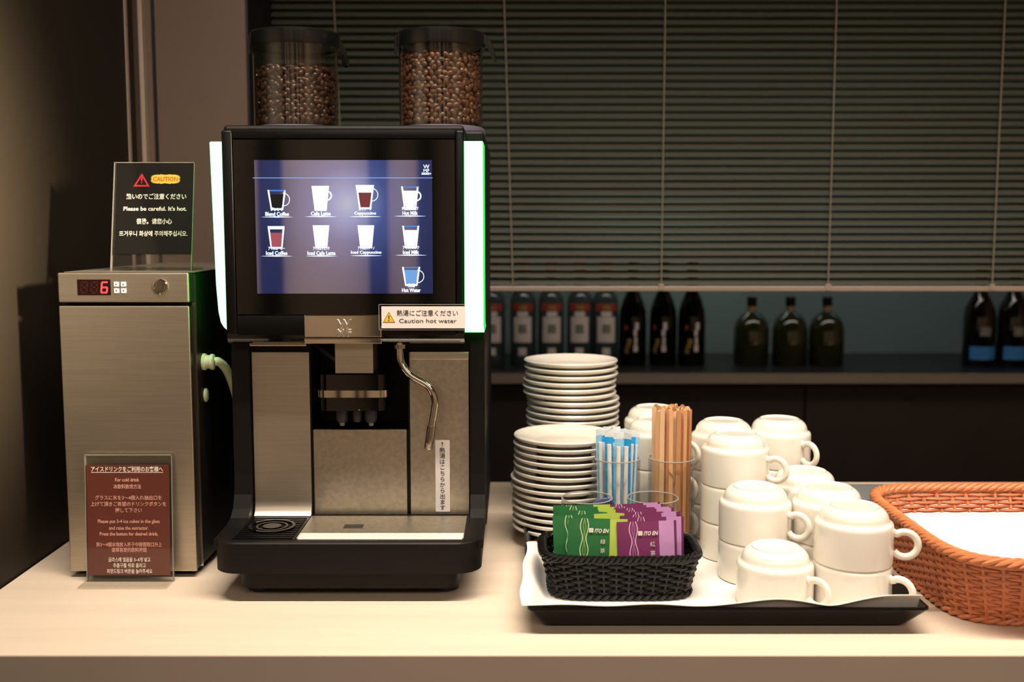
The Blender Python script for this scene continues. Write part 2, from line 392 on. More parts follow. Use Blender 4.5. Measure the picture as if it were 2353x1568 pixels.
M['wine_glass'] = mat('brown_bottle_glass', '16100c', .1, noise=(10, .1), coat=.4); M['blue_label'] = mat('bright_blue_label', '4a9ae6', .5, noise=(60, .1))
M['grey_print'] = mat('grey_print', '8a8478', .5, noise=(90, .3))
BT = .0545
def make_bottle(kind, loc, label, group, rz=0):
    names = dict(gin='liquor_bottle', cream='liqueur_bottle', squat='squat_bottle', wine='tall_bottle')
    o = thing(names[kind], label, 'bottle', loc, rz, group); mb, prof = bottle(kind)
    mb.build('glass_body', M[{'gin': 'gin_glass', 'cream': 'cream_glass', 'squat': 'squat_glass', 'wine': 'wine_glass'}[kind]], o)
    if kind == 'gin':
        MB().lathe([(0, .247), (.0165, .247), (.0165, .288), (.0155, .29), (0, .29)], seg=24).build('cap', M['cap_red'], o)
        mb2 = wrap(.0366, .065, .135, -.72, .72, 0); wrap(.0368, .152, .172, -.85, .85, 1, mb2); wrap(.0362, .136, .15, -.4, .4, 0, mb2)
        wrap(.0366, .03, .05, -.3, .3, 0, mb2); wrap(.0372, .09, .115, -.3, .3, 2, mb2); wrap(.0374, .156, .168, -.3, .3, 3, mb2)
        mb2.build('label', [M['gin_label'], M['gin_red'], M['grey_print'], M['gold']], o)
    elif kind == 'cream':
        MB().lathe([(0, .256), (.0155, .256), (.0155, .292), (.0145, .294), (0, .294)], seg=24).build('cap', M['black'], o)
        mb2 = MB()
        for a0, a1, z0, z1, mi in ((-.6, -.4, .1, .112, 2), (-.5, -.2, .05, .062, 0), (-.6, -.3, .035, .05, 0), (-.4, -.1, .062, .075, 0), (.05, .35, .04, .058, 1), (.1, .3, .06, .08, 1), (.05, .28, .083, .1, 1), (.15, .4, .1, .12, 1)):
            wrap(.0386, z0, z1, a0, a1, mi, mb2, 4)
        mb2.build('label', [M['gold'], M['gin_label'], M['gin_red']], o)
    elif kind == 'squat':
        MB().lathe([(0, .163), (.0135, .163), (.0135, .186), (.0125, .188), (0, .188)], seg=24).build('cap', M['black'], o)
        wrap(.0125, .151, .161, -1.2, 1.2).build('seal', M['gold'], o)
    else:
        MB().lathe([(0, .247), (.0165, .247), (.0165, .272), (.0155, .274), (0, .274)], seg=24).build('cap', M['black'], o)
        wrap(.0426, .02, .056, -.95, .95).build('label', M['blue_label'], o)
        wrap(.0426, .085, .11, -.35, .35).build('emblem', M['grey_print'], o)
    return o
names5 = ['leftmost clear bottle with red cap and cream label, beside the coffee machine', 'second clear bottle from the left with red cap and cream label', 'middle one of the five clear bottles with red caps and cream labels', 'fourth clear bottle from the left with red cap and cream label', 'clear bottle with red cap and cream label, next to the black bottles']
for x, l in zip((-.054, .031, .108, .188, .258), names5): make_bottle('gin', (x, 2.94, BT), l, 'clear red-capped bottles on the bar', random.uniform(-.1, .1))
for x, l in zip((.334, .418, .497), ('black liqueur bottle with gold print, next to the clear bottles', 'middle one of the three black liqueur bottles with gold and cream print', 'black liqueur bottle with gold print, next to the empty stretch of shelf')):
    make_bottle('cream', (x, 2.94, BT), l, 'black liqueur bottles on the bar', random.uniform(-.3, .3))
for x, l in zip((.665, .772, .874), ('squat olive bottle nearest the black liqueur bottles', 'middle one of the three squat olive bottles', 'squat olive bottle farthest from the black liqueur bottles')):
    make_bottle('squat', (x, 2.95, BT), l, 'squat olive bottles on the bar')
for x, l in zip((1.285, 1.377), ('dark bottle with blue label, left one of the pair', 'dark bottle with blue label at the right edge of the photo')):
    make_bottle('wine', (x, 2.92, BT), l, 'dark blue-labelled bottles on the bar')

# ------------------------------------------------------------------ counter
t = thing('serving_counter', 'long cream laminate counter carrying the coffee machine, tray and baskets', 'counter', (.5, 1.034, -.9))
MB().box(-1.110, 1.89, .0015, .742, .855, .9, .0015).build('worktop', M['counter'], t)
MB().box(-1.110, 1.89, 0, .0014, .8555, .8985).build('edge_band', M['counter_edge'], t)
MB().box(-1.110, 1.89, .04, .07, 0, .855).build('front_panel', M['counter_edge'], t)
MB().box(-1.110, 1.89, .07, .72, 0, .04).build('plinth', M['black_matt'], t)

# ------------------------------------------------------------------ milk cooler
CX, CYF = -.465, 1.275
cool = thing('milk_cooler', 'tall narrow stainless steel milk cooler with red digit display, beside the coffee machine', 'cooler', (CX, CYF, 0))
MB().box(-.0785, .08, .02, .42, .010, .3742, .003).box(-.0776, .0778, .0043, .022, .3395, .3740).build('body', M['black_matt'], cool)
MB().box(-.0782, .0782, 0, .0042, .3392, .3748, .0016).box(-.0782, .08, .0195, .42, .3743, .3752).build('fascia', M['steel'], cool)
MB().box(-.0782, .0778, 0, .003, .0078, .335, .0012).build('door', M['steel'], cool)
MB().box(-.0775, .077, .0031, .0185, .009, .334, .001).build('door_edge', M['black'], cool)
fr = MB()
fr.box(.0755, .0802, .0186, .0195, .009, .338).build('door_gasket', M['chrome_matt'], cool)
disp = MB().box(-.0546, -.0148, -.0006, 0, .348, .3668, .0002).build('temperature_display', M['led_back'], cool)
seg7 = {'8': 'abcdefg', '6': 'acdefg'}
def digit(cx, cz, w, h, segs, mb, mi):
    th = .0021
    S = dict(a=(-w, w, h - th / 2, h + th / 2), g=(-w, w, -th / 2, th / 2), d=(-w, w, -h - th / 2, -h + th / 2),
             f=(-w - th / 2, -w + th / 2, 0, h), b=(w - th / 2, w + th / 2, 0, h), e=(-w - th / 2, -w + th / 2, -h, 0), c=(w - th / 2, w + th / 2, -h, 0))
    for k in segs:
        x0, x1, z0, z1 = S[k]; q = .12
        pts = [(x0, z0), (x1, z0), (x1, z1), (x0, z1)]
        mb.prism([(cx + x + q * z, cz + z) for x, z in pts], -.0009, -.0007, mi)
mb = MB(); digit(-.0222, .3573, .0034, .0062, 'acdefg', mb, 0); mb.build('lit_digit', M['led_on'], disp)
mb = MB()
for dx in (-.0345, -.0465): digit(dx, .3573, .0034, .0062, 'abcdefg', mb, 0)
mb.build('unlit_digit', M['led_off'], disp)
for i in range(2):
    for j in range(2):
        x = -.0079 + i * .0085; z = .3611 - j * .0078
        b = MB().box(x - .0031, x + .0031, -.0012, 0, z - .0029, z + .0029, .0006).build('button', M['label_white'], cool)
        MB().prism([(x - .0012, z - .001), (x + .0012, z - .001), (x, z + .0012)] if j == 0 else [(x, z - .0012), (x + .0012, z + .001), (x - .0012, z + .001)], -.0014, -.00121).build('arrow_mark', M['ink'], b)
L = MB().lathe([(0, 0), (.0092, 0), (.0092, .0015), (.0078, .0022), (.0074, .0012), (.006, .0012), (.0055, .002), (0, .002)], seg=36).xf(Matrix.Translation((.0447, 0, .3583)) @ Matrix.Rotation(PI / 2, 4, 'X')).build('lock', M['chrome'], cool)
MB().box(.0442, .0452, -.0024, -.002, .3558, .3608).box(.0428, .0466, -.0023, -.002, .3578, .3588).build('keyhole', M['ink'], L)
for x in (-.062, .062):
    for y in (.035, .38): MB().lathe([(0, 0), (.012, 0), (.013, .002), (.013, .0105), (0, .0105)], x, y, 0, 20).build('foot', M['black_matt'], cool)
MB().lathe([(0, 0), (.0088, 0), (.0088, .0015), (.007, .0028), (0, .003)], seg=24).xf(Matrix.Translation((.08, .05, .2195)) @ Matrix.Rotation(PI / 2, 4, 'Y')).build('side_plug', M['hose'], cool)

# milk hose between cooler and machine
t = thing('milk_hose', 'pale green milk hose curving from the cooler side to the coffee machine', 'hose', (-.385, 1.32, .262))
MB().tube(spline([(.014, 0, .0), (.018, .002, 0), (.023, .012, -.008), (.027, .026, -.026), (.030, .042, -.055), (.031, .06, -.095), (.0305, .08, -.13)], 8), .0055, 12).build('tube', M['hose'], t)
MB().lathe([(0, 0), (.0105, 0), (.0105, .003), (.0085, .0035), (.0085, .009), (.0098, .0095), (.0098, .013), (.0075, .014), (0, .014)], seg=28).xf(Matrix.Rotation(PI / 2, 4, 'Y')).build('fitting', M['hose'], t)

# ------------------------------------------------------------------ sign stands
def sign_panel(t, w, h, th, tilt, mats):
    """upright clear sheet, leaning back by tilt, base at local origin"""
    R = Matrix.Rotation(-tilt, 4, 'X')
    MB().box(-w / 2, w / 2, 0, th, 0, h, .0006).xf(R).build('acrylic_panel', M['acrylic'], t)
    e = .0009
    mb = MB().box(-w / 2, -w / 2 + e, 0, th, 0, h).box(w / 2 - e, w / 2, 0, th, 0, h).box(-w / 2, w / 2, 0, th, h - e, h)
    mb.xf(R).build('acrylic_edge', M['acrylic_edge'], t)
    return R
TL = math.atan(.027 / .134)
t = thing('caution_sign', 'clear acrylic stand holding a dark hot caution card, on top of the cooler', 'sign', (-.4499, 1.33, .3753))
R = sign_panel(t, .1012, .138, .0045, TL, None)
MB().box(-.0506, .0506, 0, .055, 0, .003, .0006).build('base_plate', M['acrylic'], t)
card = MB().box(-.0455, .0500, -.0012, -.0002, .0205, .1365, .0002).xf(R).build('card', M['card_black'], t)
def on_card(card, tilt, lines, y=-.0014):
    R = Matrix.Rotation(-tilt, 4, 'X')
    for body, size, m, x, z, wd, bold in lines:
        p = R @ Vector((x, y, z)); text(body, size, m, card, loc=p, rot=(-tilt, 0, 0), width=wd, bold=bold)
sc = .1012 / 187      # metres per photo pixel on this sign
def zz(y): return (618 - y) * .000555
on_card(card, TL, [('熱いのでご注意ください', .0078, M['ink_white'], (357 - 349) * sc, zz(449), 139 * sc, .015), ("Please be careful. It's hot.", .0072, M['ink_white'], (355 - 349) * sc, zz(477), 146 * sc, .02),
                   ('很烫。请您小心', .0076, M['ink_white'], (354 - 349) * sc, zz(506), 82 * sc, .015), ('뜨거우니 화상에 주의해주십시오.', .0074, M['ink_white'], (353 - 349) * sc, zz(534), 157 * sc, .012),
                   ('CAUTION', .0076, M['ink_orange'], (377 - 349) * sc, zz(409), 58 * sc, .03)])
mb = MB(); cx, cz = (322 - 349) * sc, zz(411)
def tri(c, z, w, h, n=4, r=.0016):
    pts = []
    for px, pz in ((c - w, z - h), (c + w, z - h), (c, z + h)):
        pts.append((px, pz))
    return pts
o3 = tri(cx, cz, .0102, .0086); i3 = tri(cx, cz - .0009, .0068, .0056)
for k in range(3):
    a, b, c, d = o3[k], o3[(k + 1) % 3], i3[(k + 1) % 3], i3[k]; mb.prism([a, b, c, d], -.0016, -.0013)
mb.prism([(cx - .0009, cz - .0016), (cx + .0009, cz - .0016), (cx + .0012, cz + .0034), (cx - .0012, cz + .0034)], -.0016, -.0013)
mb.prism([(cx - .0009, cz - .0043), (cx + .0009, cz - .0043), (cx + .0009, cz - .0027), (cx - .0009, cz - .0027)], -.0016, -.0013)
mb.xf(R).build('warning_triangle', M['ink_red'], card)
pts = []; bx, bz = (377 - 349) * sc, zz(409)
for k in range(72):
    a = 2 * PI * k / 72; r = 1.0 if k % 2 else .9
    c, s_ = math.cos(a), math.sin(a)
    pts.append((bx + .0188 * r * math.copysign(abs(c) ** .45, c), bz + .0062 * (r if r == 1 else .86) * math.copysign(abs(s_) ** .55, s_)))
MB().prism(pts, -.00135, -.00125).xf(R).build('caution_burst', M['ink_yellow'], card)

t = thing('drink_sign', 'clear acrylic stand with brick red cold drink card, leaning on the cooler door', 'sign', (-.4640, 1.2585, 0))
T2 = math.radians(3.2)
R = sign_panel(t, .1055, .1555, .004, T2, None)
MB().box(-.0535, .0525, -.027, .0, 0, .0025, .0006).build('base_plate', M['acrylic'], t)
card = MB().box(-.0505, .0495, -.0012, -.0002, .0085, .1435, .0002).xf(R).build('card', M['card_red'], t)
sc = .1055 / 203
def z2(y): return (1334 - y) * .000545
ip = M['ink_pink']
on_card(card, T2, [('アイスドリンクをご利用のお客様へ', .007, M['ink_white'], -.001, z2(1080), 167 * sc, .01), ('For cold drink', .006, ip, -.001, z2(1104), 56 * sc, .02), ('冰飲料飲用方法', .006, ip, -.001, z2(1119), 64 * sc, .01),
    ('グラスに氷を3〜4個入れ抽出口を', .006, ip, 0, z2(1144), 155 * sc, .005), ('上げて頂きご希望のドリンクボタンを', .006, ip, 0, z2(1158), 176 * sc, .005), ('押して下さい', .006, ip, 0, z2(1172), 62 * sc, .005),
    ('Please put 3-4 ice cubes in the glass', .006, ip, 0, z2(1198), 144 * sc, .01), ('and raise the extractor.', .006, ip, 0, z2(1212), 92 * sc, .01), ('Press the button for desired drink.', .006, ip, 0, z2(1225), 136 * sc, .015),
    ('將3〜4個冰塊放入杯子中將提取口升上', .006, ip, 0, z2(1249), 153 * sc, .005), ('選擇喜愛的飲料按鈕', .006, ip, 0, z2(1261), 82 * sc, .005),
    ('글라스에 얼음을 3~4개 넣고', .006, M['ink_white'], 0, z2(1283), 98 * sc, .005), ('추출구를 위로 올리고', .006, M['ink_white'], 0, z2(1296), 76 * sc, .005), ('희망드링크 버튼을 눌러주세요', .006, M['ink_white'], 0, z2(1309), 106 * sc, .005)])
MB().box(-.001 - 167 * sc / 2, -.001 + 167 * sc / 2, -.0014, -.0012, z2(1088), z2(1087)).xf(R).build('underline', M['ink_white'], card)

# ------------------------------------------------------------------ coffee machine
mc = thing('coffee_machine', 'black and steel bean-to-cup coffee machine with touchscreen, green light strips and two bean hoppers', 'coffee machine', (-.19, 1.2, 0))
mb = MB().box(-.1545, .1566, .18, .5, .035, .3, .004).box(-.15, .1336, .073, .5, .3, .5485, .004)
mb.box(-.154, -.0585, .108, .19, .05, .302).box(.0613, .156, .108, .19, .05, .302).box(-.0585, .0613, .108, .19, .05, .1775)
mb.box(-.1535, .1555, .135, .5, .3, .5480, .004)
for x0, x1 in ((-.1545, -.1328), (.1385, .1566)):
    mb.prism([(-.0, .070), (.055, .0712), (.075, .075), (.088, .083), (.096, .099), (.099, .125), (.0995, .29), (.19, .29), (.19, .06), (-.0, .06)], x0, x1, 0, False, 'x')
mb.build('body', M['black_matt'], mc)
def rrect(x0, x1, y0, y1, r, n=8, back=True):
    pts = []
    for cx, cy, a0 in ((x1 - r, y0 + r, -PI / 2), (x1 - (r if back else .002), y1 - (r if back else .002), 0), (x0 + (r if back else .002), y1 - (r if back else .002), PI / 2), (x0 + r, y0 + r, PI)):
        rr = r if (cy < (y0 + y1) / 2 or back) else .002
        for k in range(n + 1): a = a0 + PI / 2 * k / n; pts.append((cx + rr * math.cos(a), cy + rr * math.sin(a)))
    return pts
mb = MB(); a = rrect(-.1535, .1545, -.017, .5, .03, 8, False); b = rrect(-.152, .153, -.0155, .4985, .0295, 8, False)
n = len(a)
vs = [(x, y, .035) for x, y in a] + [(x, y, .0695) for x, y in a] + [(x, y, .071) for x, y in b]
fs = [(i, (i + 1) % n, (i + 1) % n + n, i + n) for i in range(n)] + [(i + n, (i + 1) % n + n, (i + 1) % n + 2 * n, i + 2 * n) for i in range(n)]
fs += [tuple(range(n - 1, -1, -1)), tuple(range(2 * n, 3 * n))]
mb.add(vs, fs, 0, True); mb.build('drip_tray_base', M['black_matt'], mc)
MB().prism(rrect(-.128, .128, .0, .48, .02), .012, .0352, axis='z').build('plinth', M['black_matt'], mc)
for x in (-.11, .11):
    for y in (.04, .45): MB().lathe([(0, 0), (.016, 0), (.016, .0125), (0, .0125)], x, y, 0, 20).build('foot', M['rubber'], mc)
def panel(x0, x1, z0, z1, name, m, curl):
    """sheet metal front whose foot sweeps forward"""
    mb = MB(); prof = [(.105, z1), (.105, z0 + .018), (.1044, z0 + .012), (.1028, z0 + .007), (.1002, z0 + .003), (.097, z0)] if curl else [(.105, z1), (.105, z0)]
    prof = prof + [(.109, z0), (.109, z1)]
    return mb.prism(prof, x0, x1, 0, True, 'x').build(name, m, mc)
panel(-.1308, -.0603, .0716, .2757, 'left_panel', M['steel'], True)
panel(-.0565, .0589, .0716, .179, 'splash_panel', M['steel_stain'], False)
p = panel(.0637, .1363, .0716, .2665, 'right_panel', M['steel_stain'], False)
MB().box(.0632, .1375, .1035, .1095, .2665, .2765, .0012).build('panel_cap', M['steel'], p)
MB().box(-.1308, -.061, .094, .108, .2845, .2905, .001).build('upper_panel_trim', M['chrome_matt'], mc)
p = MB().box(.0946, .1125, .1042, .1049, .0752, .1658).build('hot_water_label', M['label_white'], mc)
for i, ch in enumerate('熱湯はこちらから出ます'):
    text(ch, .0072, M['ink'], p, loc=(.1034, .1041, .1533 - i * .0073), bold=.006)
MB().prism([(.1031, .1575), (.1037, .1575), (.1037, .1632), (.1031, .1632)], .1040, .1042).prism([(.1016, .1610), (.1034, .1640), (.1052, .1610), (.1034, .1624)], .1040, .1042).build('arrow', M['ink'], p)
# drip grid: flat steel with a slot, and ridges along its front edge
mb = MB()
z0, z1 = .0705, .0728
mb.box(-.058, .1342, .055, .0925, z0, z1).box(-.058, .1342, .0195, .037, z0, z1).box(-.058, -.011, .037, .055, z0, z1).box(.012, .1342, .037, .055, z0, z1)
for i in range(6):
    y = -.0022 + i * .0038
    mb.tube([(-.058, y, .0715), (.1342, y, .0715)], .0016, 8, mi=1)
mb.box(-.058, -.0565, -.0042, .0196, z0, z1).box(.1327, .1342, -.0042, .0196, z0, z1)
mb.build('drip_grid', [M['steel_stain'], M['ridge']], mc)
MB().box(-.013, .014, .035, .057, .0708, .0715).build('grid_slot', M['ink'], mc)
mb = MB().box(-.133, -.0605, -.004, .0925, .0705, .0715)
for i in range(12): mb.box(-.1305, -.063, -.001 + i * .0077, .0015 + i * .0077, .0715, .0728)
g = mb.build('cup_grid', M['black'], mc)
mb = MB().lathe([(.024, .0728), (.0275, .0728), (.0275, .0745), (.024, .0745), (.024, .0728)], -.0965, .044, 0, 36)
mb.lathe([(0, .0728), (.011, .0728), (.011, .0742), (0, .0742)], -.0965, .044, 0, 28)
mb.lathe([(.0165, .0728), (.019, .0728), (.019, .074), (.0165, .074), (.0165, .0728)], -.0965, .044, 0, 28)
mb.build('cup_ring', M['black_gloss'], g)

# display head
disp = MB().box(-.138, .1225, .0698, .076, .3247, .5318, .0008).build('display_glass', M['black_gloss'], mc)
mb = MB().box(-.152, -.1386, .07, .078, .3, .5425, .003, 0, 3).box(.1231, .1336, .07, .078, .3, .5425, .003, 0, 3)
mb.box(-.1386, .1231, .07, .078, .5324, .5425, .001).box(-.1386, .1231, .07, .078, .3, .3241, .001)
mb.build('display_frame', M['black'], mc)
mb = MB().prism([(.0705, .302), (.0705, .296), (.0735, .292), (.08, .2895), (.13, .286), (.13, .302)], -.151, .1330, axis='x')
mb.box(-.145, .128, .0725, .074, .2925, .2935)
mb.build('chin', M['black_gloss'], mc)
scr = MB().box(-.1134, .0958, -.0004, 0, -.07865, .07865).build('screen', M['screen'], disp, (0, .0698, .42885))
# drawing on the screen, in screen coordinates (x right, z up, metres from its centre)
def sx(px): return (px - 1176.5) * .0005157 + .19
def sz(py): return .5075 - (py - 368) * .0005124 - .42885
def quad(mb, pts, d, mi): mb.prism([(sx(a), sz(b)) for a, b in pts], -.0004 - d, -.00041 - d + .00001, mi)
UI = [M['ui_glass'], M['ui_white'], M['ui_dark'], M['ui_coffee'], M['ui_red'], M['ui_water'], M['ui_line'], M['led_back']]
def mug(cx, y0, y1, wt, wb, fill, fy, foam=None, handle=True, full=False):
    mb = MB(); hw, hb = wt / 2, wb / 2
    def w(y): return hw + (hb - hw) * (y - y0) / (y1 - y0)
    if full: quad(mb, [(cx - hw, y0), (cx + hw, y0), (cx + hb, y1), (cx - hb, y1)], .00004, 1)
    else:
        quad(mb, [(cx - hw + 4, fy), (cx + hw - 4, fy), (cx + hb - 4, y1 - 4), (cx - hb + 4, y1 - 4)], .00006, fill)
        for sgn in (-1, 1):
            quad(mb, [(cx + sgn * hw, y0), (cx + sgn * (hw - 4), y0), (cx + sgn * (hb - 3), y1), (cx + sgn * hb, y1)], .00008, 1)
        quad(mb, [(cx - hb, y1 - 4), (cx + hb, y1 - 4), (cx + hb, y1), (cx - hb, y1)], .00008, 1)
        quad(mb, [(cx - hw, y0), (cx + hw, y0), (cx + hw, y0 + 3), (cx - hw, y0 + 3)], .00008, 0)
        if foam: quad(mb, [(cx - hw, y0), (cx + hw, y0), (cx + w(foam), foam), (cx - w(foam), foam)], .0001, 1)
    if handle:
        for k in range(8):
            a0 = -PI / 2 + PI * k / 8; a1 = -PI / 2 + PI * (k + 1) / 8; hy = y0 + 22; r0, r1 = 9, 12
            if handle == 2: r0, r1 = 14, 15.5
            P = lambda r, a: (cx + w(hy) - 3 + r * math.cos(a), hy + r * math.sin(a))
            quad(mb, [P(r0, a0), P(r1, a0), P(r1, a1), P(r0, a1)], .00008, 1)
    return mb.build('drink_icon', UI, disp, (0, .0698, .42885))
drinks = [(638, 436, 482, 42, 28, 2, 446, None, 2, False, 'ブレンド', 'Blend Coffee', 497), (738, 427, 484, 40, 27, 1, 430, None, 1, True, 'カフェラテ', 'Cafe Latte', 496), (840, 425, 480, 42, 27, 3, 440, 442, 2, False, 'カプチーノ', 'Cappuccino', 496), (943, 428, 482, 40, 27, 1, 438, None, 1, False, 'ホットミルク', 'Hot Milk', 495),
          (635, 519, 571, 39, 27, 4, 534, 526, 0, False, 'アイスコーヒー', 'Iced Coffee', 587), (738, 517, 570, 38, 27, 1, 520, None, 0, True, 'アイスカフェラテ', 'Iced Cafe Latte', 587), (841, 517, 570, 38, 27, 1, 520, None, 0, True, 'アイスカプチーノ', 'Iced Cappuccino', 586), (944, 518, 570, 39, 27, 1, 528, None, 0, False, 'アイスミルク', 'Iced Milk', 585),
          (944, 613, 657, 42, 28, 5, 620, None, 2, False, '熱湯', 'Hot Water', None)]
for cx, y0, y1, wt, wb, fill, fy, foam, hd, full, jp, en, ly in drinks:
    mug(cx, y0, y1, wt, wb, fill, fy, foam, hd, full)
    b = (ly - 6) if ly else 667
    wid = {'Blend Coffee': 54, 'Cafe Latte': 45, 'Cappuccino': 50, 'Hot Milk': 35, 'Iced Coffee': 49, 'Iced Cafe Latte': 64, 'Iced Cappuccino': 70, 'Iced Milk': 37, 'Hot Water': 43}[en]
    text(en, .006, M['ui_white'], disp, 'caption', (sx(cx), .0691, sz(b) + .42885), width=wid * .000516, bold=.02, height=9 * .000512)
    text(jp, .0045, M['ui_white'], disp, 'caption', (sx(cx), .06905, sz(b - 11) + .42885), width=(30 if len(jp) < 6 else 38) * .000516 if len(jp) > 2 else None, bold=.015)
    if ly:
        mb = MB(); quad(mb, [(cx - 37, ly + 1), (cx, ly - .7), (cx + 37, ly + 1), (cx, ly + 2.2)], .00004, 1); mb.build('menu_line', UI, disp, (0, .0698, .42885))
mb = MB(); quad(mb, [(584, 408), (995, 408), (995, 409.2), (584, 409.2)], .00003, 6); mb.build('header_line', UI, disp, (0, .0698, .42885))
text('W', .008, M['ui_white'], disp, 'emblem', (sx(981), .0691, sz(383) + .42885), width=14 * .000516, bold=.005, height=9 * .000512)
text('MF', .008, M['ui_white'], disp, 'emblem', (sx(981), .0691, sz(392) + .42885), width=13 * .000516, bold=.0, height=7 * .000512)
text('5000S+', .004, M['ui_white'], disp, 'caption', (sx(981), .0691, sz(399) + .42885), width=22 * .000516, bold=.02, height=5 * .000512)

# light strips at both sides of the head
def strip(poly, y0, y1, edge):
    g = MB().prism(poly, y0, y1).build('light_strip', M['strip_glow'], mc)
    xs = [p[0] for p in poly]
    MB().prism(edge, y0 + .002, y1 + .012).build('strip_edge', M['strip_edge'], g)
strip([(-.1524, .5295), (-.1665, .5295), (-.1675, .5285), (-.1645, .36), (-.1625, .328), (-.160, .315), (-.1565, .309), (-.1524, .3055)], .078, .125,
      [(-.1524, .5292), (-.1672, .5292), (-.1682, .528), (-.1652, .36), (-.1632, .328), (-.1607, .3148), (-.1567, .3084), (-.1524, .3048)])
strip([(.1339, .5290), (.1552, .5290), (.1558, .528), (.1562, .3125), (.157, .3065), (.1565, .3045), (.1339, .3045)], .064, .115,
      [(.1337, .5288), (.1558, .5288), (.1564, .528), (.1568, .312), (.1576, .3062), (.157, .304), (.1337, .304)])

# chrome emblem plate and hot water notice
lp = MB().box(-.0566, .0354, .060, .0705, .2985, .3258, .0015).box(-.0566, .0354, .0585, .0705, .291, .2978, .0012).build('emblem_plate', M['chrome'], mc)
def ex(px): return (px - 1176.5) * .000513 + .19
text('W', .014, M['emblem'], lp, 'emblem', (ex(788), .0597, .3146), width=.0185, bold=.0, ext=.0005, bevel=.0007, height=.0118)
text('M', .012, M['emblem'], lp, 'emblem', (ex(780), .0597, .3040), width=.0085, bold=.0, ext=.0005, bevel=.0007, height=.0095)
text('F', .012, M['emblem'], lp, 'emblem', (ex(799.5), .0597, .3040), width=.0062, bold=.0, ext=.0005, bevel=.0007, height=.0095)
nt = MB().box(.0335, .1354, .0478, .0494, .3085, .339, .001).build('hot_water_notice', M['acrylic'], mc)
MB().box(.0335, .1354, .0478, .0494, .3384, .339).box(.0335, .0342, .0478, .0494, .3085, .339).box(.0335, .1354, .0478, .0494, .3085, .3091).box(.06, .11, .0494, .066, .312, .334).build('notice_edge', M['acrylic_edge'], nt)
pl = MB().box(.0368, .1354, .0472, .0477, .3107, .3365).build('notice_card', M['label_white'], nt)
text('熱湯にご注意ください', .0075, M['ink'], pl, loc=(ex(985) - .001, .0470, .3288), width=.0715, bold=-.002)
text('Caution hot water', .0068, M['ink'], pl, loc=(ex(986) - .001, .0470, .3196), width=.0675, bold=-.004)
cx, cz = ex(896) - .0005, .3238
MB().prism([(cx - .0070, cz - .0062), (cx + .0070, cz - .0062), (cx, cz + .0062)], .0470, .0472).build('warning_triangle', M['ink'], pl)
MB().prism([(cx - .0061, cz - .0057), (cx + .0061, cz - .0057), (cx, cz + .0052)], .0468, .0471).build('warning_yellow', M['yellow'], pl)
MB().prism([(cx - .0004, cz - .0022), (cx + .0004, cz - .0022), (cx + .0007, cz + .002), (cx - .0007, cz + .002)], .0466, .0469).prism([(cx - .0006, cz - .0045), (cx + .0006, cz - .0045), (cx + .0006, cz - .0033), (cx - .0006, cz - .0033)], .0466, .0469).build('exclamation_mark', M['ink'], pl)

# spout assembly
MB().box(-.0238, .0223, .078, .125, .2527, .291, .0008).build('spout_bracket', M['steel'], mc)
MB().tube(spline([(-.075, .128, .287), (-.055, .12, .284), (-.035, .108, .272), (-.02, .1, .262)], 6), .0035, 8).build('spout_hose', M['rubber'], mc)
sp = MB().prism(rrect(-.0425, .0365, .076, .14, .008, 4), .2305, .2517, axis='z').prism(rrect(-.0425, .0365, .076, .14, .008, 4), .2076, .2248, axis='z').build('spout', M['black_gloss'], mc)
MB().prism(rrect(-.0454, .0391, .0725, .14, .009, 5), .2243, .2329, axis='z', smooth=True).build('chrome_band', M['chrome'], sp)
for x, r, zb in ((-.0189, .0075, .190), (-.0005, .0058, .1905), (.0167, .0078, .190)):
    nz = MB().lathe([(0, .209), (r, .209), (r, zb + .006), (r * .8, zb + .001), (r * .5, zb), (0, zb)], x, .095, 0, 20).build('nozzle', M['rubber'], sp)
    if r > .006: MB().lathe([(0, .1915), (.0032, .1905), (.0032, .1868), (.002, .1858), (0, .1858)], x, .095, 0, 14).build('nozzle_tip', M['glass_rim'], nz)
MB().tube([(-.0005, .08, .208), (.006, .076, .2085)], .0012, 6).build('spout_clip', M['chrome'], sp)
wd = MB().tube(spline([(.0545, .085, .302), (.0543, .083, .288), (.0552, .082, .268), (.066, .08, .2515), (.0885, .078, .2375), (.0965, .077, .2215), (.0955, .0765, .205), (.0925, .076, .188)], 8), .0044, 14).build('hot_water_wand', M['chrome'], mc)
MB().tube([(.0925, .076, .189), (.0905, .076, .1745), (.0886, .076, .1625), (.0882, .076, .161)], [.0054, .0056, .0056, .0045], 16).build('wand_tip', M['chrome_matt'], wd)
MB().lathe([(0, .283), (.0075, .283), (.0075, .288), (0, .288)], .0545, .085, 0, 20).build('wand_collar', M['chrome_matt'], wd)

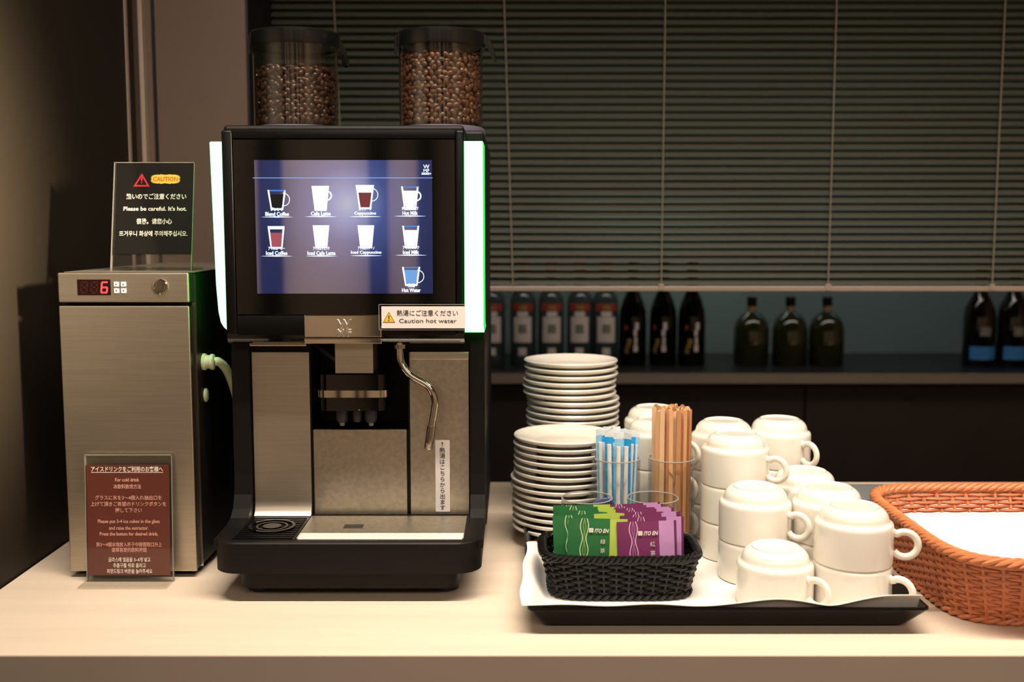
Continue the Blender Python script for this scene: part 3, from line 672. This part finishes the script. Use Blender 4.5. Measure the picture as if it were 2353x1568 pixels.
# bean hoppers
hopper_centres = []
for cx, tab, lidr in ((-.098, .75, .0585), (.0952, .12, .0588)):
    h = MB().lathe([(.0555, .5620), (.0556, .6665)], cx, .25, 0, 56).build('bean_hopper', M['canister'], mc)
    MB().lathe([(0, .5483), (.059, .5483), (.059, .554), (.0575, .5605), (.0535, .562), (0, .562)], cx, .25, 0, 48).build('hopper_base', M['hopper_base'], h)
    mb = MB().lathe([(.0555, .665), (lidr, .665), (lidr + .0006, .667), (lidr + .0004, .6825), (lidr - .0015, .6845), (0, .6855)], cx, .25, 0, 56)
    mb.lathe([(0, .6668), (.0556, .6665)], cx, .25, 0, 56)
    ax, ay = math.cos(-tab), math.sin(-tab)
    pts = [(.046, .682), (.060, .682), (.066, .676), (.071, .665), (.074, .650), (.0735, .647), (.070, .649), (.066, .661), (.060, .669), (.046, .669)]
    q = MB().prism(pts, -.0065, .0065); q.xf(Matrix.Translation((cx, .25, 0)) @ Matrix.Rotation(-tab if cx > 0 else .55, 4, 'Z')); mb.add(q.v, q.f)
    q = MB().prism([(-.058, .682), (-.0605, .680), (-.0615, .664), (-.060, .657), (-.0585, .657), (-.0585, .667)], -.008, .008)
    q.xf(Matrix.Translation((cx, .25, 0)) @ Matrix.Rotation(.15, 4, 'Z')); mb.add(q.v, q.f)
    mb.build('hopper_lid', M['hopper_lid'], h)
    hopper_centres.append(cx)
for cx, top, m, lab in ((hopper_centres[0], .636, 'bean2', 'dark roasted coffee beans filling the lower part of the left hopper'), (hopper_centres[1], .655, 'bean', 'brown roasted coffee beans filling most of the right hopper')):
    rnd = random.Random(int(cx * 1000)); mb = MB()
    mb.lathe([(0, 0), (.0475, 0), (.0475, top - .562 - .008), (.03, top - .562 - .004), (0, top - .562 - .003)], seg=28, mi=1)
    nrow = int((top - .565) / .0058)
    def bean(c, rot): mb.ellipsoid(c, (.0052, .0036, .0027), rot, 8, 5, 0)
    for j in range(nrow):
        for k in range(36):
            a = 2 * PI * (k + .5 * (j % 2) + rnd.uniform(-.25, .25)) / 36; r = rnd.uniform(.0480, .0508)
            z = .003 + (j + .5) * .0058 + rnd.uniform(-.0015, .0015)
            rot = Matrix.Rotation(a, 3, 'Z') @ Matrix.Rotation(PI / 2 + rnd.uniform(-.5, .5), 3, 'Y') @ Matrix.Rotation(rnd.uniform(0, PI), 3, 'Z')
            bean((r * math.cos(a), r * math.sin(a), z), rot)
    for k in range(170):
        a = rnd.uniform(0, 2 * PI); r = .050 * math.sqrt(rnd.random()); z = top - .562 + rnd.uniform(-.004, .0035) - .002 * (r / .05)
        rot = Matrix.Rotation(rnd.uniform(0, 6), 3, 'Z') @ Matrix.Rotation(rnd.uniform(-.6, .6), 3, 'X')
        bean((r * math.cos(a), r * math.sin(a), z), rot)
    o = mb.build('coffee_beans', [M[m], M['bean_core']], None, (-.19 + cx, 1.45, .5627)); tag(o, lab, 'coffee beans', kind='stuff')

# ------------------------------------------------------------------ tray and paper
TX0, TX1, TY0, TY1 = .0160, .4400, 1.086, 1.646
t = thing('serving_tray', 'large black lacquer tray carrying the cups, saucers and tea basket', 'tray', ((TX0 + TX1) / 2, (TY0 + TY1) / 2, 0))
hw, hd = (TX1 - TX0) / 2, (TY1 - TY0) / 2
def loop(i, z, r=.008, j=None): return [(x, y, z) for x, y in rrect(-hw + i, hw - i, -hd + (i if j is None else j), hd - (i if j is None else j), r, 4)]
loops = [loop(.015, .004, .008, .022), loop(.0, .0275, .006), loop(.0, .0300, .006), loop(.0032, .0300, .005), loop(.0155, .0072, .007, .0225)]
mb = MB(); n = len(loops[0]); vs = sum(loops, []); fs = []
for k in range(4): fs += [(k * n + i, k * n + (i + 1) % n, (k + 1) * n + (i + 1) % n, (k + 1) * n + i) for i in range(n)]
fs += [tuple(range(n - 1, -1, -1)), tuple(range(4 * n, 5 * n))]
mb.add(vs, fs); mb.build('tray_body', M['tray'], t)
for sx_ in (-1, 1):
    for sy_ in (-1, 1): MB().lathe([(0, 0), (.006, 0), (.006, .0045), (0, .0045)], sx_ * (hw - .04), sy_ * (hd - .045), 0, 16).build('foot', M['rubber'], t)
t2 = thing('serving_tray', 'dark tray lined with paper standing behind the orange basket', 'tray', (.63, 1.545, 0))
hw, hd = .172, .118
loops = [loop(.015, .0, .008, .02), loop(.0, .0215, .006), loop(.0, .0235, .006), loop(.0032, .0235, .005), loop(.0155, .0032, .007, .021)]
mb = MB(); n = len(loops[0]); vs = sum(loops, []); fs = []
for k in range(4): fs += [(k * n + i, k * n + (i + 1) % n, (k + 1) * n + (i + 1) % n, (k + 1) * n + i) for i in range(n)]
fs += [tuple(range(n - 1, -1, -1)), tuple(range(4 * n, 5 * n))]
mb.add(vs, fs); mb.build('tray_body', M['tray_green'], t2)
o = MB().grid(lambda u, v: (.478 + .30 * u, 1.452 + .180 * v, .0042 + .0012 * math.sin(u * 5) * math.sin(v * 4)), 12, 12, thick=.0007).build('tray_paper', M['paper'])
tag(o, 'white paper sheet in the dark tray behind the orange basket', 'paper')
def sstep(a, b, x):
    u = max(0, min(1, (x - a) / (b - a))); return u * u * (3 - 2 * u)
def paper_z(x, y):
    z = .0085
    f = 1 - sstep(1.0905, 1.115, y)                     # front edge climbs over the rim
    l = 1 - sstep(.018, .040, x)
    l *= 1 - sstep(1.30, 1.42, y)
    wav = .0325 + .0070 * math.exp(-((x - .285) / .035) ** 2) + .0105 * sstep(.33, .40, x) - .002 * math.exp(-((x - .335) / .02) ** 2)
    z = max(z, .0085 + f * (wav - .0085)); z = max(z, .0085 + l * (.0325 - .0085))
    z += .0007 * math.sin(x * 70 + y * 9) * f
    return z
def paper_pt(u, v):
    x = .0095 + u * (.432 - .0095); y = 1.0885 + v * (1.606 - 1.0885)
    x0 = x
    if x < .05: x = x + .010 * sstep(1.12, 1.35, y) * (1 - sstep(.0, .05, x - .0095)) + .0012 * math.sin(y * 60)
    return (x, y + .0012 * math.sin(x * 55) * (1 - sstep(0, .2, v)), paper_z(x0, y) if x0 < .414 else max(paper_z(x0, y), .0085 + .008 * sstep(.420, .432, x0)))
o = MB().grid(paper_pt, 110, 110, thick=.0007).build('tray_paper', M['paper'])
tag(o, 'white paper sheet lining the black tray, its front edge curled up', 'paper')
PZ = .0088

# ------------------------------------------------------------------ saucers
sprof = [(0, .0058), (.0325, .0058), (.0335, 0), (.0372, 0), (.0392, .0032), (.0525, .0072), (.0645, .0106), (.0690, .0127), (.0701, .0142), (.0702, .0160), (.0693, .0172), (.0676, .0169), (.0630, .0146), (.0520, .0116), (.0440, .0094), (.0400, .0085), (.0360, .0086), (0, .0086)]
first = None
def saucers(cx, cy, n, seed, where, grp, tiltx, tilty, jit):
    global first
    r = random.Random(seed); x, y = cx, cy
    for i in range(n):
        k = n - 1 - i
        jx, jy = jit(i) if jit else (0, 0)
        lab = ('top' if k == 0 else ordinal(k)) + (' white saucer of the %s' % where if k == 0 else ' white saucer below the top one in the %s' % where)
        if first is None:
            first = MB().lathe(sprof, seg=56).build('saucer', M['china']); o = first
        else: o = first.copy(); COL.objects.link(o)
        o.location = (x + jx + r.uniform(-.0007, .0007), y + jy + r.uniform(-.0005, .0005), PZ + i * .00945)
        tag(o, lab, 'saucer', grp)
saucers(.0700, 1.438, 14, 3, 'shorter front saucer stack', 'saucers stacked in front', 0, 0, lambda i: ((-.0022 if i in (7, 6) else .0005 if i < 6 else .002), 0))
saucers(.0885, 1.587, 23, 5, 'taller rear saucer stack', 'saucers stacked at the back', 0, 0, lambda i: ((.003 if i < 17 else -.002 if i < 20 else 0), 0))

# ------------------------------------------------------------------ coffee cups, upside down
cprof = [(.0400, 0), (.0415, 0), (.0425, .0008), (.0428, .004), (.0428, .0415), (.0425, .0440), (.0416, .0462), (.0400, .0474), (.0383, .0480), (.0377, .0490), (.0372, .0520), (.0358, .0560), (.0334, .0593), (.0305, .0616), (.0279, .0628), (.0268, .0630), (.0264, .0644), (.0250, .0648), (.0242, .0640), (.0240, .0632), (0, .0627)]
cin = [(.0400, 0), (.0396, .002), (.0396, .0445), (.0375, .0475), (.034, .0555), (.028, .0595), (0, .060)]
cup0 = thing('coffee_cup', 'x', 'cup')
mb = MB().lathe(cprof, seg=56); mb.lathe(cin, seg=56); mb.build('cup_body', M['china'], cup0)
pts = [(.0405, 0, .0372)]
for k in range(23):
    a = math.radians(128 - 270 * k / 22)
    pts.append((.0540 + .0140 * math.cos(a), 0, .0232 + .0140 * math.sin(a)))
MB().tube(spline(pts, 3), .0033, 12, flat=1.25).build('handle', M['china'], cup0)
kids = children(cup0); ncup = 0
def cups(x, y, angs, labels, grp):
    global ncup
    for i, (a, l) in enumerate(zip(angs, labels)):
        loc = (x, y, PZ + .0003 + i * .0474); rz = math.radians(a)
        if ncup == 0: cup0.location = loc; cup0.rotation_euler = (0, 0, rz); cup0['label'] = l; cup0['group'] = grp
        else: copy_tree(cup0, kids, loc, rz, l, grp)
        ncup += 1
G = 'upturned white coffee cups stacked on the tray'
cups(.2955, 1.1655, (-48,), ('single white cup upside down at the front edge of the tray',), G)
cups(.3820, 1.164, (-40, -16), ('lower white cup of the pair at the front right corner of the tray', 'upper white cup of the pair at the front right corner of the tray'), G)
cups(.2920, 1.2535, (-40, -38), ('lower white cup of the pair right behind the single front cup', 'upper white cup of the pair right behind the single front cup'), G)
cups(.3795, 1.2515, (-50, -48), ('lower white cup of the pair behind the front right pair', 'upper white cup of the pair behind the front right pair'), G)
cups(.2855, 1.3410, (50, 48, -35), ('bottom white cup of the tall stack beside the tea basket', 'middle white cup of the tall stack beside the tea basket', 'top white cup of the tall stack beside the tea basket'), G)
cups(.3745, 1.3390, (64, 62), ('lower white cup of the pair between the tall stack and the orange basket', 'upper white cup of the pair between the tall stack and the orange basket'), G)
cups(.2880, 1.4330, (98, 102, 95), ('bottom white cup of the stack just right of the stirrers', 'middle white cup of the stack just right of the stirrers', 'top white cup of the stack just right of the stirrers'), G)
cups(.3680, 1.4480, (45, 40, -58), ('bottom white cup of the rear right stack', 'middle white cup of the rear right stack', 'top white cup of the rear right stack, handle towards the viewer'), G)
cups(.1990, 1.4450, (-45, -47, -44), ('bottom white cup of the stack hidden behind the straws and stirrers', 'middle white cup of the stack hidden behind the straws and stirrers', 'top white cup of the stack hidden behind the straws and stirrers'), G)
cups(.2080, 1.5460, (40, 70, 90), ('bottom white cup of the rearmost stack beside the tall saucer stack', 'middle white cup of the rearmost stack beside the tall saucer stack', 'top white cup of the rearmost stack beside the tall saucer stack'), G)

# ------------------------------------------------------------------ tumblers
def tumbler(x, y, r, h, label, grp):
    o = thing('tumbler', label, 'glass', (x, y, PZ), 0, grp)
    MB().lathe([(0, .0006), (r - .002, .0006), (r - .0004, .002), (r, .006), (r, h), (r - .0018, h), (r - .0018, .005), (0, .004)], seg=48).build('glass_body', M['glass'], o)
    MB().tube([((r - .0009) * math.cos(a), (r - .0009) * math.sin(a), h) for a in [2 * PI * k / 48 for k in range(48)]], .0009, 6, True).build('rim', M['glass_rim'], o)
G = 'clear plastic tumblers on the tray'
tumbler(.0945, 1.3165, .0325, .0812, 'short clear tumbler behind the green sachets, holding a navy packet', G)
tumbler(.1775, 1.3165, .0325, .0812, 'short clear empty tumbler behind the purple sachets', G)
tumbler(.1370, 1.3640, .0300, .1215, 'tall clear tumbler filled with blue wrapped straws', G)
tumbler(.2085, 1.3700, .0300, .1205, 'tall clear tumbler filled with wooden stirrers', G)
mb = MB().ellipsoid((0, 0, .038), (.021, .0045, .040), Matrix.Rotation(.55, 3, 'Y'), 22, 12)
o = mb.build('navy_packet', M['navy'], None, (.1030, 1.3165, PZ + .0075)); tag(o, 'navy blue rounded packet standing in the short left tumbler', 'packet')

# wrapped straws
def straw_parts(root, blue):
    s = MB().lathe([(.0029, .002), (.0029, .133), (.0024, .133), (.0024, .002), (.0029, .002)], seg=10).build('straw', M['straw_white'], root)
    MB().grid(lambda u, v: (-.0052 + .0104 * u, .0032 + .0004 * math.sin(v * 9 + u * 3), .142 * v), 2, 8, thick=0).build('wrapper', [M['wrap_blue'], M['wrap_blue2']][blue], root)
    MB().grid(lambda u, v: (-.0053 + .0106 * u, .0033 + .0004 * math.sin(v * 3 + u * 3), .1422 + .0078 * v), 2, 2).build('wrapper_end', M['wrap_clear'], root)
SL = 'white straw in a sky blue wrapper, one of the bunch in the tall tumbler'; SG = 'wrapped straws in the tall tumbler'
protos = []
r = random.Random(11)
spots = []
for j in range(-3, 4):
    for i in range(-3, 4):
        x = i * .0108 + (.0054 if j % 2 else 0); y = j * .0074
        if math.hypot(x, y) < .0222: spots.append((x, y))
for k, (x, y) in enumerate(spots):
    ex_, ey_ = r.uniform(-.05, .05), r.uniform(-.04, .04)
    if k < 2:
        o = thing('wrapped_straw', SL, 'straw', group=SG); straw_parts(o, k); protos.append((o, children(o)))
    else: o = copy_tree(protos[k % 2 if r.random() < .7 else 0][0], protos[k % 2][1], (0, 0, 0), 0, SL, SG)
    o.location = (.1370 + x * .86, 1.3640 + y * .86, PZ + .0062 + r.uniform(0, .004))
    lean = .14 if (k == 3) else ex_ * .6
    o.rotation_euler = (-y * 1.6 + ey_ * .3, x * 1.8 + lean * .6, r.uniform(-.7, .7))

# wooden stirrers
WL = 'flat birch wood stirrer, one of the bunch standing in the tall tumbler'; WG = 'wooden stirrers in the tall tumbler'
def stir_mesh(m):
    pts = []
    for k in range(7): a = PI - PI * k / 6; pts.append((.003 * math.cos(a), .1755 + .003 * math.sin(a)))
    for k in range(7): a = -PI * k / 6; pts.append((.003 * math.cos(a), .003 + .003 * math.sin(a)))
    return MB().prism(pts, -.0008, .0008).build('wooden_stirrer', m)
sp0 = [stir_mesh(M['wood']), stir_mesh(M['wood2']), stir_mesh(M['wood3'])]
r = random.Random(5); k = 0
for j in range(-6, 7):
    for i in range(-4, 5):
        x = (i + (.5 if j % 2 else 0)) * .0074; y = j * .0044
        if math.hypot(x, y) > .0235: continue
        o = sp0[k] if k < 3 else sp0[r.choice((0, 0, 1, 2))].copy()
        if k >= 3: COL.objects.link(o)
        o.location = (.2085 + x, 1.3700 + y, PZ + .0055 + r.uniform(0, .006))
        o.rotation_euler = (r.uniform(-.008, .008), r.uniform(-.01, .01) + x * .15, r.choice((0, 0, PI)) + r.uniform(-1.3, 1.3))
        tag(o, WL, 'stirrer', WG); k += 1

# ------------------------------------------------------------------ wicker baskets
def basket(name, label, loc, w0, d0, w1, d1, h, rows, N, r, amp, rim_r, mw, mr, p=4.0, rim_turns=60, strands=4, sub=6, roundness=1):
    t = thing(name, label, 'basket', loc)
    def path(w, d, M_):
        fine = []
        for k in range(720):
            a = 2 * PI * k / 720; c, s_ = math.cos(a), math.sin(a)
            fine.append(Vector((w / 2 * math.copysign(abs(c) ** (2 / p), c), d / 2 * math.copysign(abs(s_) ** (2 / p), s_), 0)))
        L = [0]
        for k in range(720): L.append(L[-1] + (fine[(k + 1) % 720] - fine[k]).length)
        out = []; j = 0
        for k in range(M_):
            s_ = L[-1] * k / M_
            while L[j + 1] < s_: j += 1
            f = (s_ - L[j]) / max(1e-9, L[j + 1] - L[j]); out.append(fine[j].lerp(fine[(j + 1) % 720], f))
        nr = []
        for k in range(M_):
            tg = out[(k + 1) % M_] - out[k - 1]; nr.append(Vector((tg.y, -tg.x, 0)).normalized())
        return out, nr
    mb = MB(); K = N * sub
    for j in range(rows):
        f = (j + .5) / rows; z = .006 + (h - .006) * f
        g = 1 - (1 - f) ** roundness if roundness != 1 else f
        pt, nr = path(w0 + (w1 - w0) * g, d0 + (d1 - d0) * g, K)
        mb.tube([pt[k] + nr[k] * (amp * math.cos(PI * N * k / K + PI * j)) + Vector((0, 0, z)) for k in range(K)], r, 6, True, 0, flat=1.0)
    mb.build('woven_wall', mw, t)
    mb = MB(); a, _ = path(w0, d0, N); mids = []
    for q in (.0, .25, .5, .75, 1.0):
        g = 1 - (1 - q) ** roundness if roundness != 1 else q
        b, _ = path(w0 + (w1 - w0) * g, d0 + (d1 - d0) * g, N); mids.append((b, .003 + (h - .003) * q))
    for k in range(N): mb.tube([m[0][k] + Vector((0, 0, m[1])) for m in mids], r * 1.05, 6)
    mb.build('stakes', mw, t)
    mb = MB(); K = rim_turns * 8; pt, nr = path(w1, d1, K)
    for s_ in range(strands):
        pp = []
        for k in range(K):
            a = 2 * PI * (rim_turns / strands) * k / K + 2 * PI * s_ / strands
            pp.append(pt[k] + nr[k] * (rim_r * math.cos(a)) + Vector((0, 0, h + rim_r * .55 + rim_r * .8 * math.sin(a))))
        mb.tube(pp, rim_r * .62, 7, True)
    mb.build('braided_rim', mr, t)
    mb = MB(); K = rim_turns * 5; pt, nr = path(w0 + .003, d0 + .003, K)
    for s_ in range(2):
        mb.tube([pt[k] + nr[k] * (r * .9 * math.cos(2 * PI * (rim_turns / 3) * k / K + PI * s_)) + Vector((0, 0, r * 1.9 + r * .8 * math.sin(2 * PI * (rim_turns / 3) * k / K + PI * s_))) for k in range(K)], r * 1.1, 6, True)
    mb.build('foot_braid', mr, t)
    bp, _ = path(w0 - .002, d0 - .002, 64)
    MB().prism([(v.x, v.y) for v in bp], .0015, .0045, axis='z').build('base', mw, t)
    return t
basket('tea_basket', 'small black wicker basket of tea sachets at the front left of the tray', (.1245, 1.2170, PZ + .0003), .158, .096, .178, .110, .0465, 11, 34, .0021, .0017, .0036, M['wicker_black2'], M['wicker_black'], 4.5, 76, 4)
basket('napkin_basket', 'large orange wicker basket with white napkins at the right edge of the counter', (.628, 1.2365, 0), .288, .248, .325, .338, .079, 16, 60, .0024, .0021, .0048, M['wicker_orange'], M['wicker_orange2'], 5.0, 108, 5)

# napkins filling the orange basket
for k, (w, d, dx, dy) in enumerate(((.262, .222, 0, 0), (.268, .236, .001, .001), (.274, .248, -.001, 0), (.278, .258, 0, .001), (.282, .268, .001, .0))):
    z = .0046 + k * .0104
    def fn(u, v, w=w, d=d, z=z, k=k):
        c, s_ = 2 * u - 1, 2 * v - 1
        x = c * w / 2 * (1 - .06 * s_ ** 6); y = s_ * d / 2 * (1 - .06 * c ** 6)
        return (x, y, .0100 + (.0022 * math.sin(c * 1.7 + .4) * math.sin(s_ * 1.9 + 1.1) + .004 * max(0, c - .1) ** 2 * max(0, s_) if k == 4 else 0))
    o = MB().grid(fn, 20, 20, thick=.0098).build('napkin', M['napkin'], None, (.628 + dx, 1.2365 + dy, z))
    tag(o, ('topmost wide white napkin filling the orange basket' if k == 4 else ordinal(4 - k - 1).capitalize().lower() + ' white napkin beneath the topmost one in the orange basket'), 'napkin', 'white napkins in the orange basket')

# ------------------------------------------------------------------ tea sachets
def sachet_mat(name, base, band, edge, line):
    m = bpy.data.materials.new(name); m.use_nodes = True; nt = m.node_tree; L = nt.links.new
    p = nt.nodes['Principled BSDF']; p.inputs['Roughness'].default_value = .38; inp(p, 'Specular IOR Level', .5)
    tc = nt.nodes.new('ShaderNodeTexCoord'); sp = nt.nodes.new('ShaderNodeSeparateXYZ'); L(tc.outputs['Object'], sp.inputs[0])
    def math_(op, a, b=None):
        n = nt.nodes.new('ShaderNodeMath'); n.operation = op
        for i, q in enumerate((a, b)):
            if q is None: continue
            if isinstance(q, (int, float)): n.inputs[i].default_value = q
            else: L(q, n.inputs[i])
        return n.outputs[0]
    def mix(f, a, b):
        n = nt.nodes.new('ShaderNodeMix'); n.data_type = 'RGBA'; L(f, n.inputs[0])
        for i, q in ((6, a), (7, b)):
            if isinstance(q, tuple): n.inputs[i].default_value = q
            else: L(q, n.inputs[i])
        return n.outputs[2]
    X, Z = sp.outputs['X'], sp.outputs['Z']
    c = mix(math_('GREATER_THAN', X, .0140), rgb(base), rgb(band)); c = mix(math_('GREATER_THAN', X, .0312), c, rgb(edge))
    sn = math_('MULTIPLY', math_('SINE', math_('MULTIPLY', Z, 230)), .0013)
    for x0, sg, w in ((-.0185, 1, .00042), (-.0118, -1, .00042), (-.0150, -1, .0002), (-.0153, 1, .0002)):
        d = math_('ABSOLUTE', math_('SUBTRACT', math_('SUBTRACT', X, x0), math_('MULTIPLY', sn, sg)))
        c = mix(math_('LESS_THAN', d, w), c, rgb(line if w > .0003 else band))
    n = nt.nodes.new('ShaderNodeTexNoise'); n.inputs['Scale'].default_value = 45; L(tc.outputs['Object'], n.inputs['Vector'])
    b = nt.nodes.new('ShaderNodeBump'); b.inputs['Strength'].default_value = .35; b.inputs['Distance'].default_value = .002
    L(n.outputs['Fac'], b.inputs['Height']); L(b.outputs[0], p.inputs['Normal']); L(c, p.inputs['Base Color']); return m
M['green_sachet'] = sachet_mat('green_sachet_print', '2c6e3e', 'b4cc54', 'b4cc54', 'e8ecc8')
M['purple_sachet'] = sachet_mat('purple_sachet_print', '7a3460', 'c490c0', '6a2c58', 'e8cce0')
def sachet_mesh(m, root):
    W_, H_ = .068, .084
    def front(u, v):
        bulge = .0016 * (math.sin(PI * u) * math.sin(PI * min(1, v * 1.05))) ** .6 if 0 < u < 1 and 0 < v < .95 else 0
        return (-W_ / 2 + W_ * u, -.0003 - bulge, H_ * v)
    def back(u, v): x, y, z = front(u, v); return (x, -y, z)
    return MB().grid(front, 16, 16).grid(back, 16, 16).build('wrapper', m, root)
def sachet(kind, loc, rx, ry, rz, label, grp, printed):
    o = thing('tea_sachet', label, 'tea sachet', loc, 0, grp); o.rotation_euler = (rx, ry, rz)
    if kind not in sach: sach[kind] = sachet_mesh(M[kind + '_sachet'], o); w = sach[kind]
    else: w = sach[kind].copy(); COL.objects.link(w); w.parent = o
    if printed:
        tm = M['ink_white']
        text('ITO EN', .0062, tm, w, loc=(.0045, -.0024, .0705), width=.0165, bold=.03, shear=.25)
        mb = MB()
        for a in range(4):
            q = PI / 4 + a * PI / 2
            mb.lathe([(0, -.0001), (.0015, -.0001), (.0015, .0001), (0, .0001)], -.0075 + .0017 * math.cos(q), .0017 * math.sin(q), 0, 12)
        mb.xf(Matrix.Translation((0, -.0024, .0708)) @ Matrix.Rotation(PI / 2, 4, 'X')).build('clover_mark', tm, w)
        for ch, z in zip('緑茶' if kind == 'green' else '紅茶', (.058, .0475)): text(ch, .0062, M['gin_label'], w, loc=(.0062, -.0024, z))
    return o
sach = {}
Z0 = PZ + .0052
gl = [('frontmost green tea sachet with white lettering', .0945, 1.1845, 0, .015, 0), ('second green tea sachet, its left edge showing beside the front one', .0825, 1.1965, .001, -.02, .03), ('third green tea sachet from the front', .0905, 1.2080, .0005, .02, -.02),
      ('fourth green tea sachet from the front', .0875, 1.2190, 0, .015, .02), ('fifth green tea sachet from the front', .0845, 1.2300, .0, -.01, 0), ('rearmost green tea sachet, against the basket back', .0835, 1.2415, 0, .0, -.03)]
for k, (l, x, y, dz, ry, rz) in enumerate(gl): sachet('green', (x + .0015, y, Z0 + dz + (0, .0005, .0015, .0006, .002, .001)[k]), -.06, ry + (.01, -.02, .035, -.03, .03, -.025)[k], rz, l, 'green tea sachets', k == 0)
pu = [('frontmost purple tea sachet with white lettering', .1545, 1.1825, -.0040, -.035, 0), ('second purple tea sachet from the front', .1595, 1.1915, -.0015, -.03, .02), ('third purple tea sachet, reaching farthest right', .1600, 1.2000, 0, -.05, -.02), ('fourth purple tea sachet from the front', .1580, 1.2085, .0, -.03, .02),
      ('fifth purple tea sachet from the front', .1590, 1.2165, .001, -.045, 0), ('sixth purple tea sachet from the front', .1570, 1.2245, .0008, -.05, .02), ('seventh purple tea sachet from the front', .1545, 1.2330, .0008, -.06, 0), ('rearmost purple tea sachet, against the basket back', .1520, 1.2415, .0012, -.06, -.02)]
for k, (l, x, y, dz, ry, rz) in enumerate(pu): sachet('purple', (x + .0015 + (0, .003, .0035, .003, .0, -.002, -.004, -.006)[k], y, Z0 + .0015 + dz), -.06, ry + (0, .02, -.03, .025, -.02, .02, -.02, 0)[k], rz, l, 'purple tea sachets', k == 0)
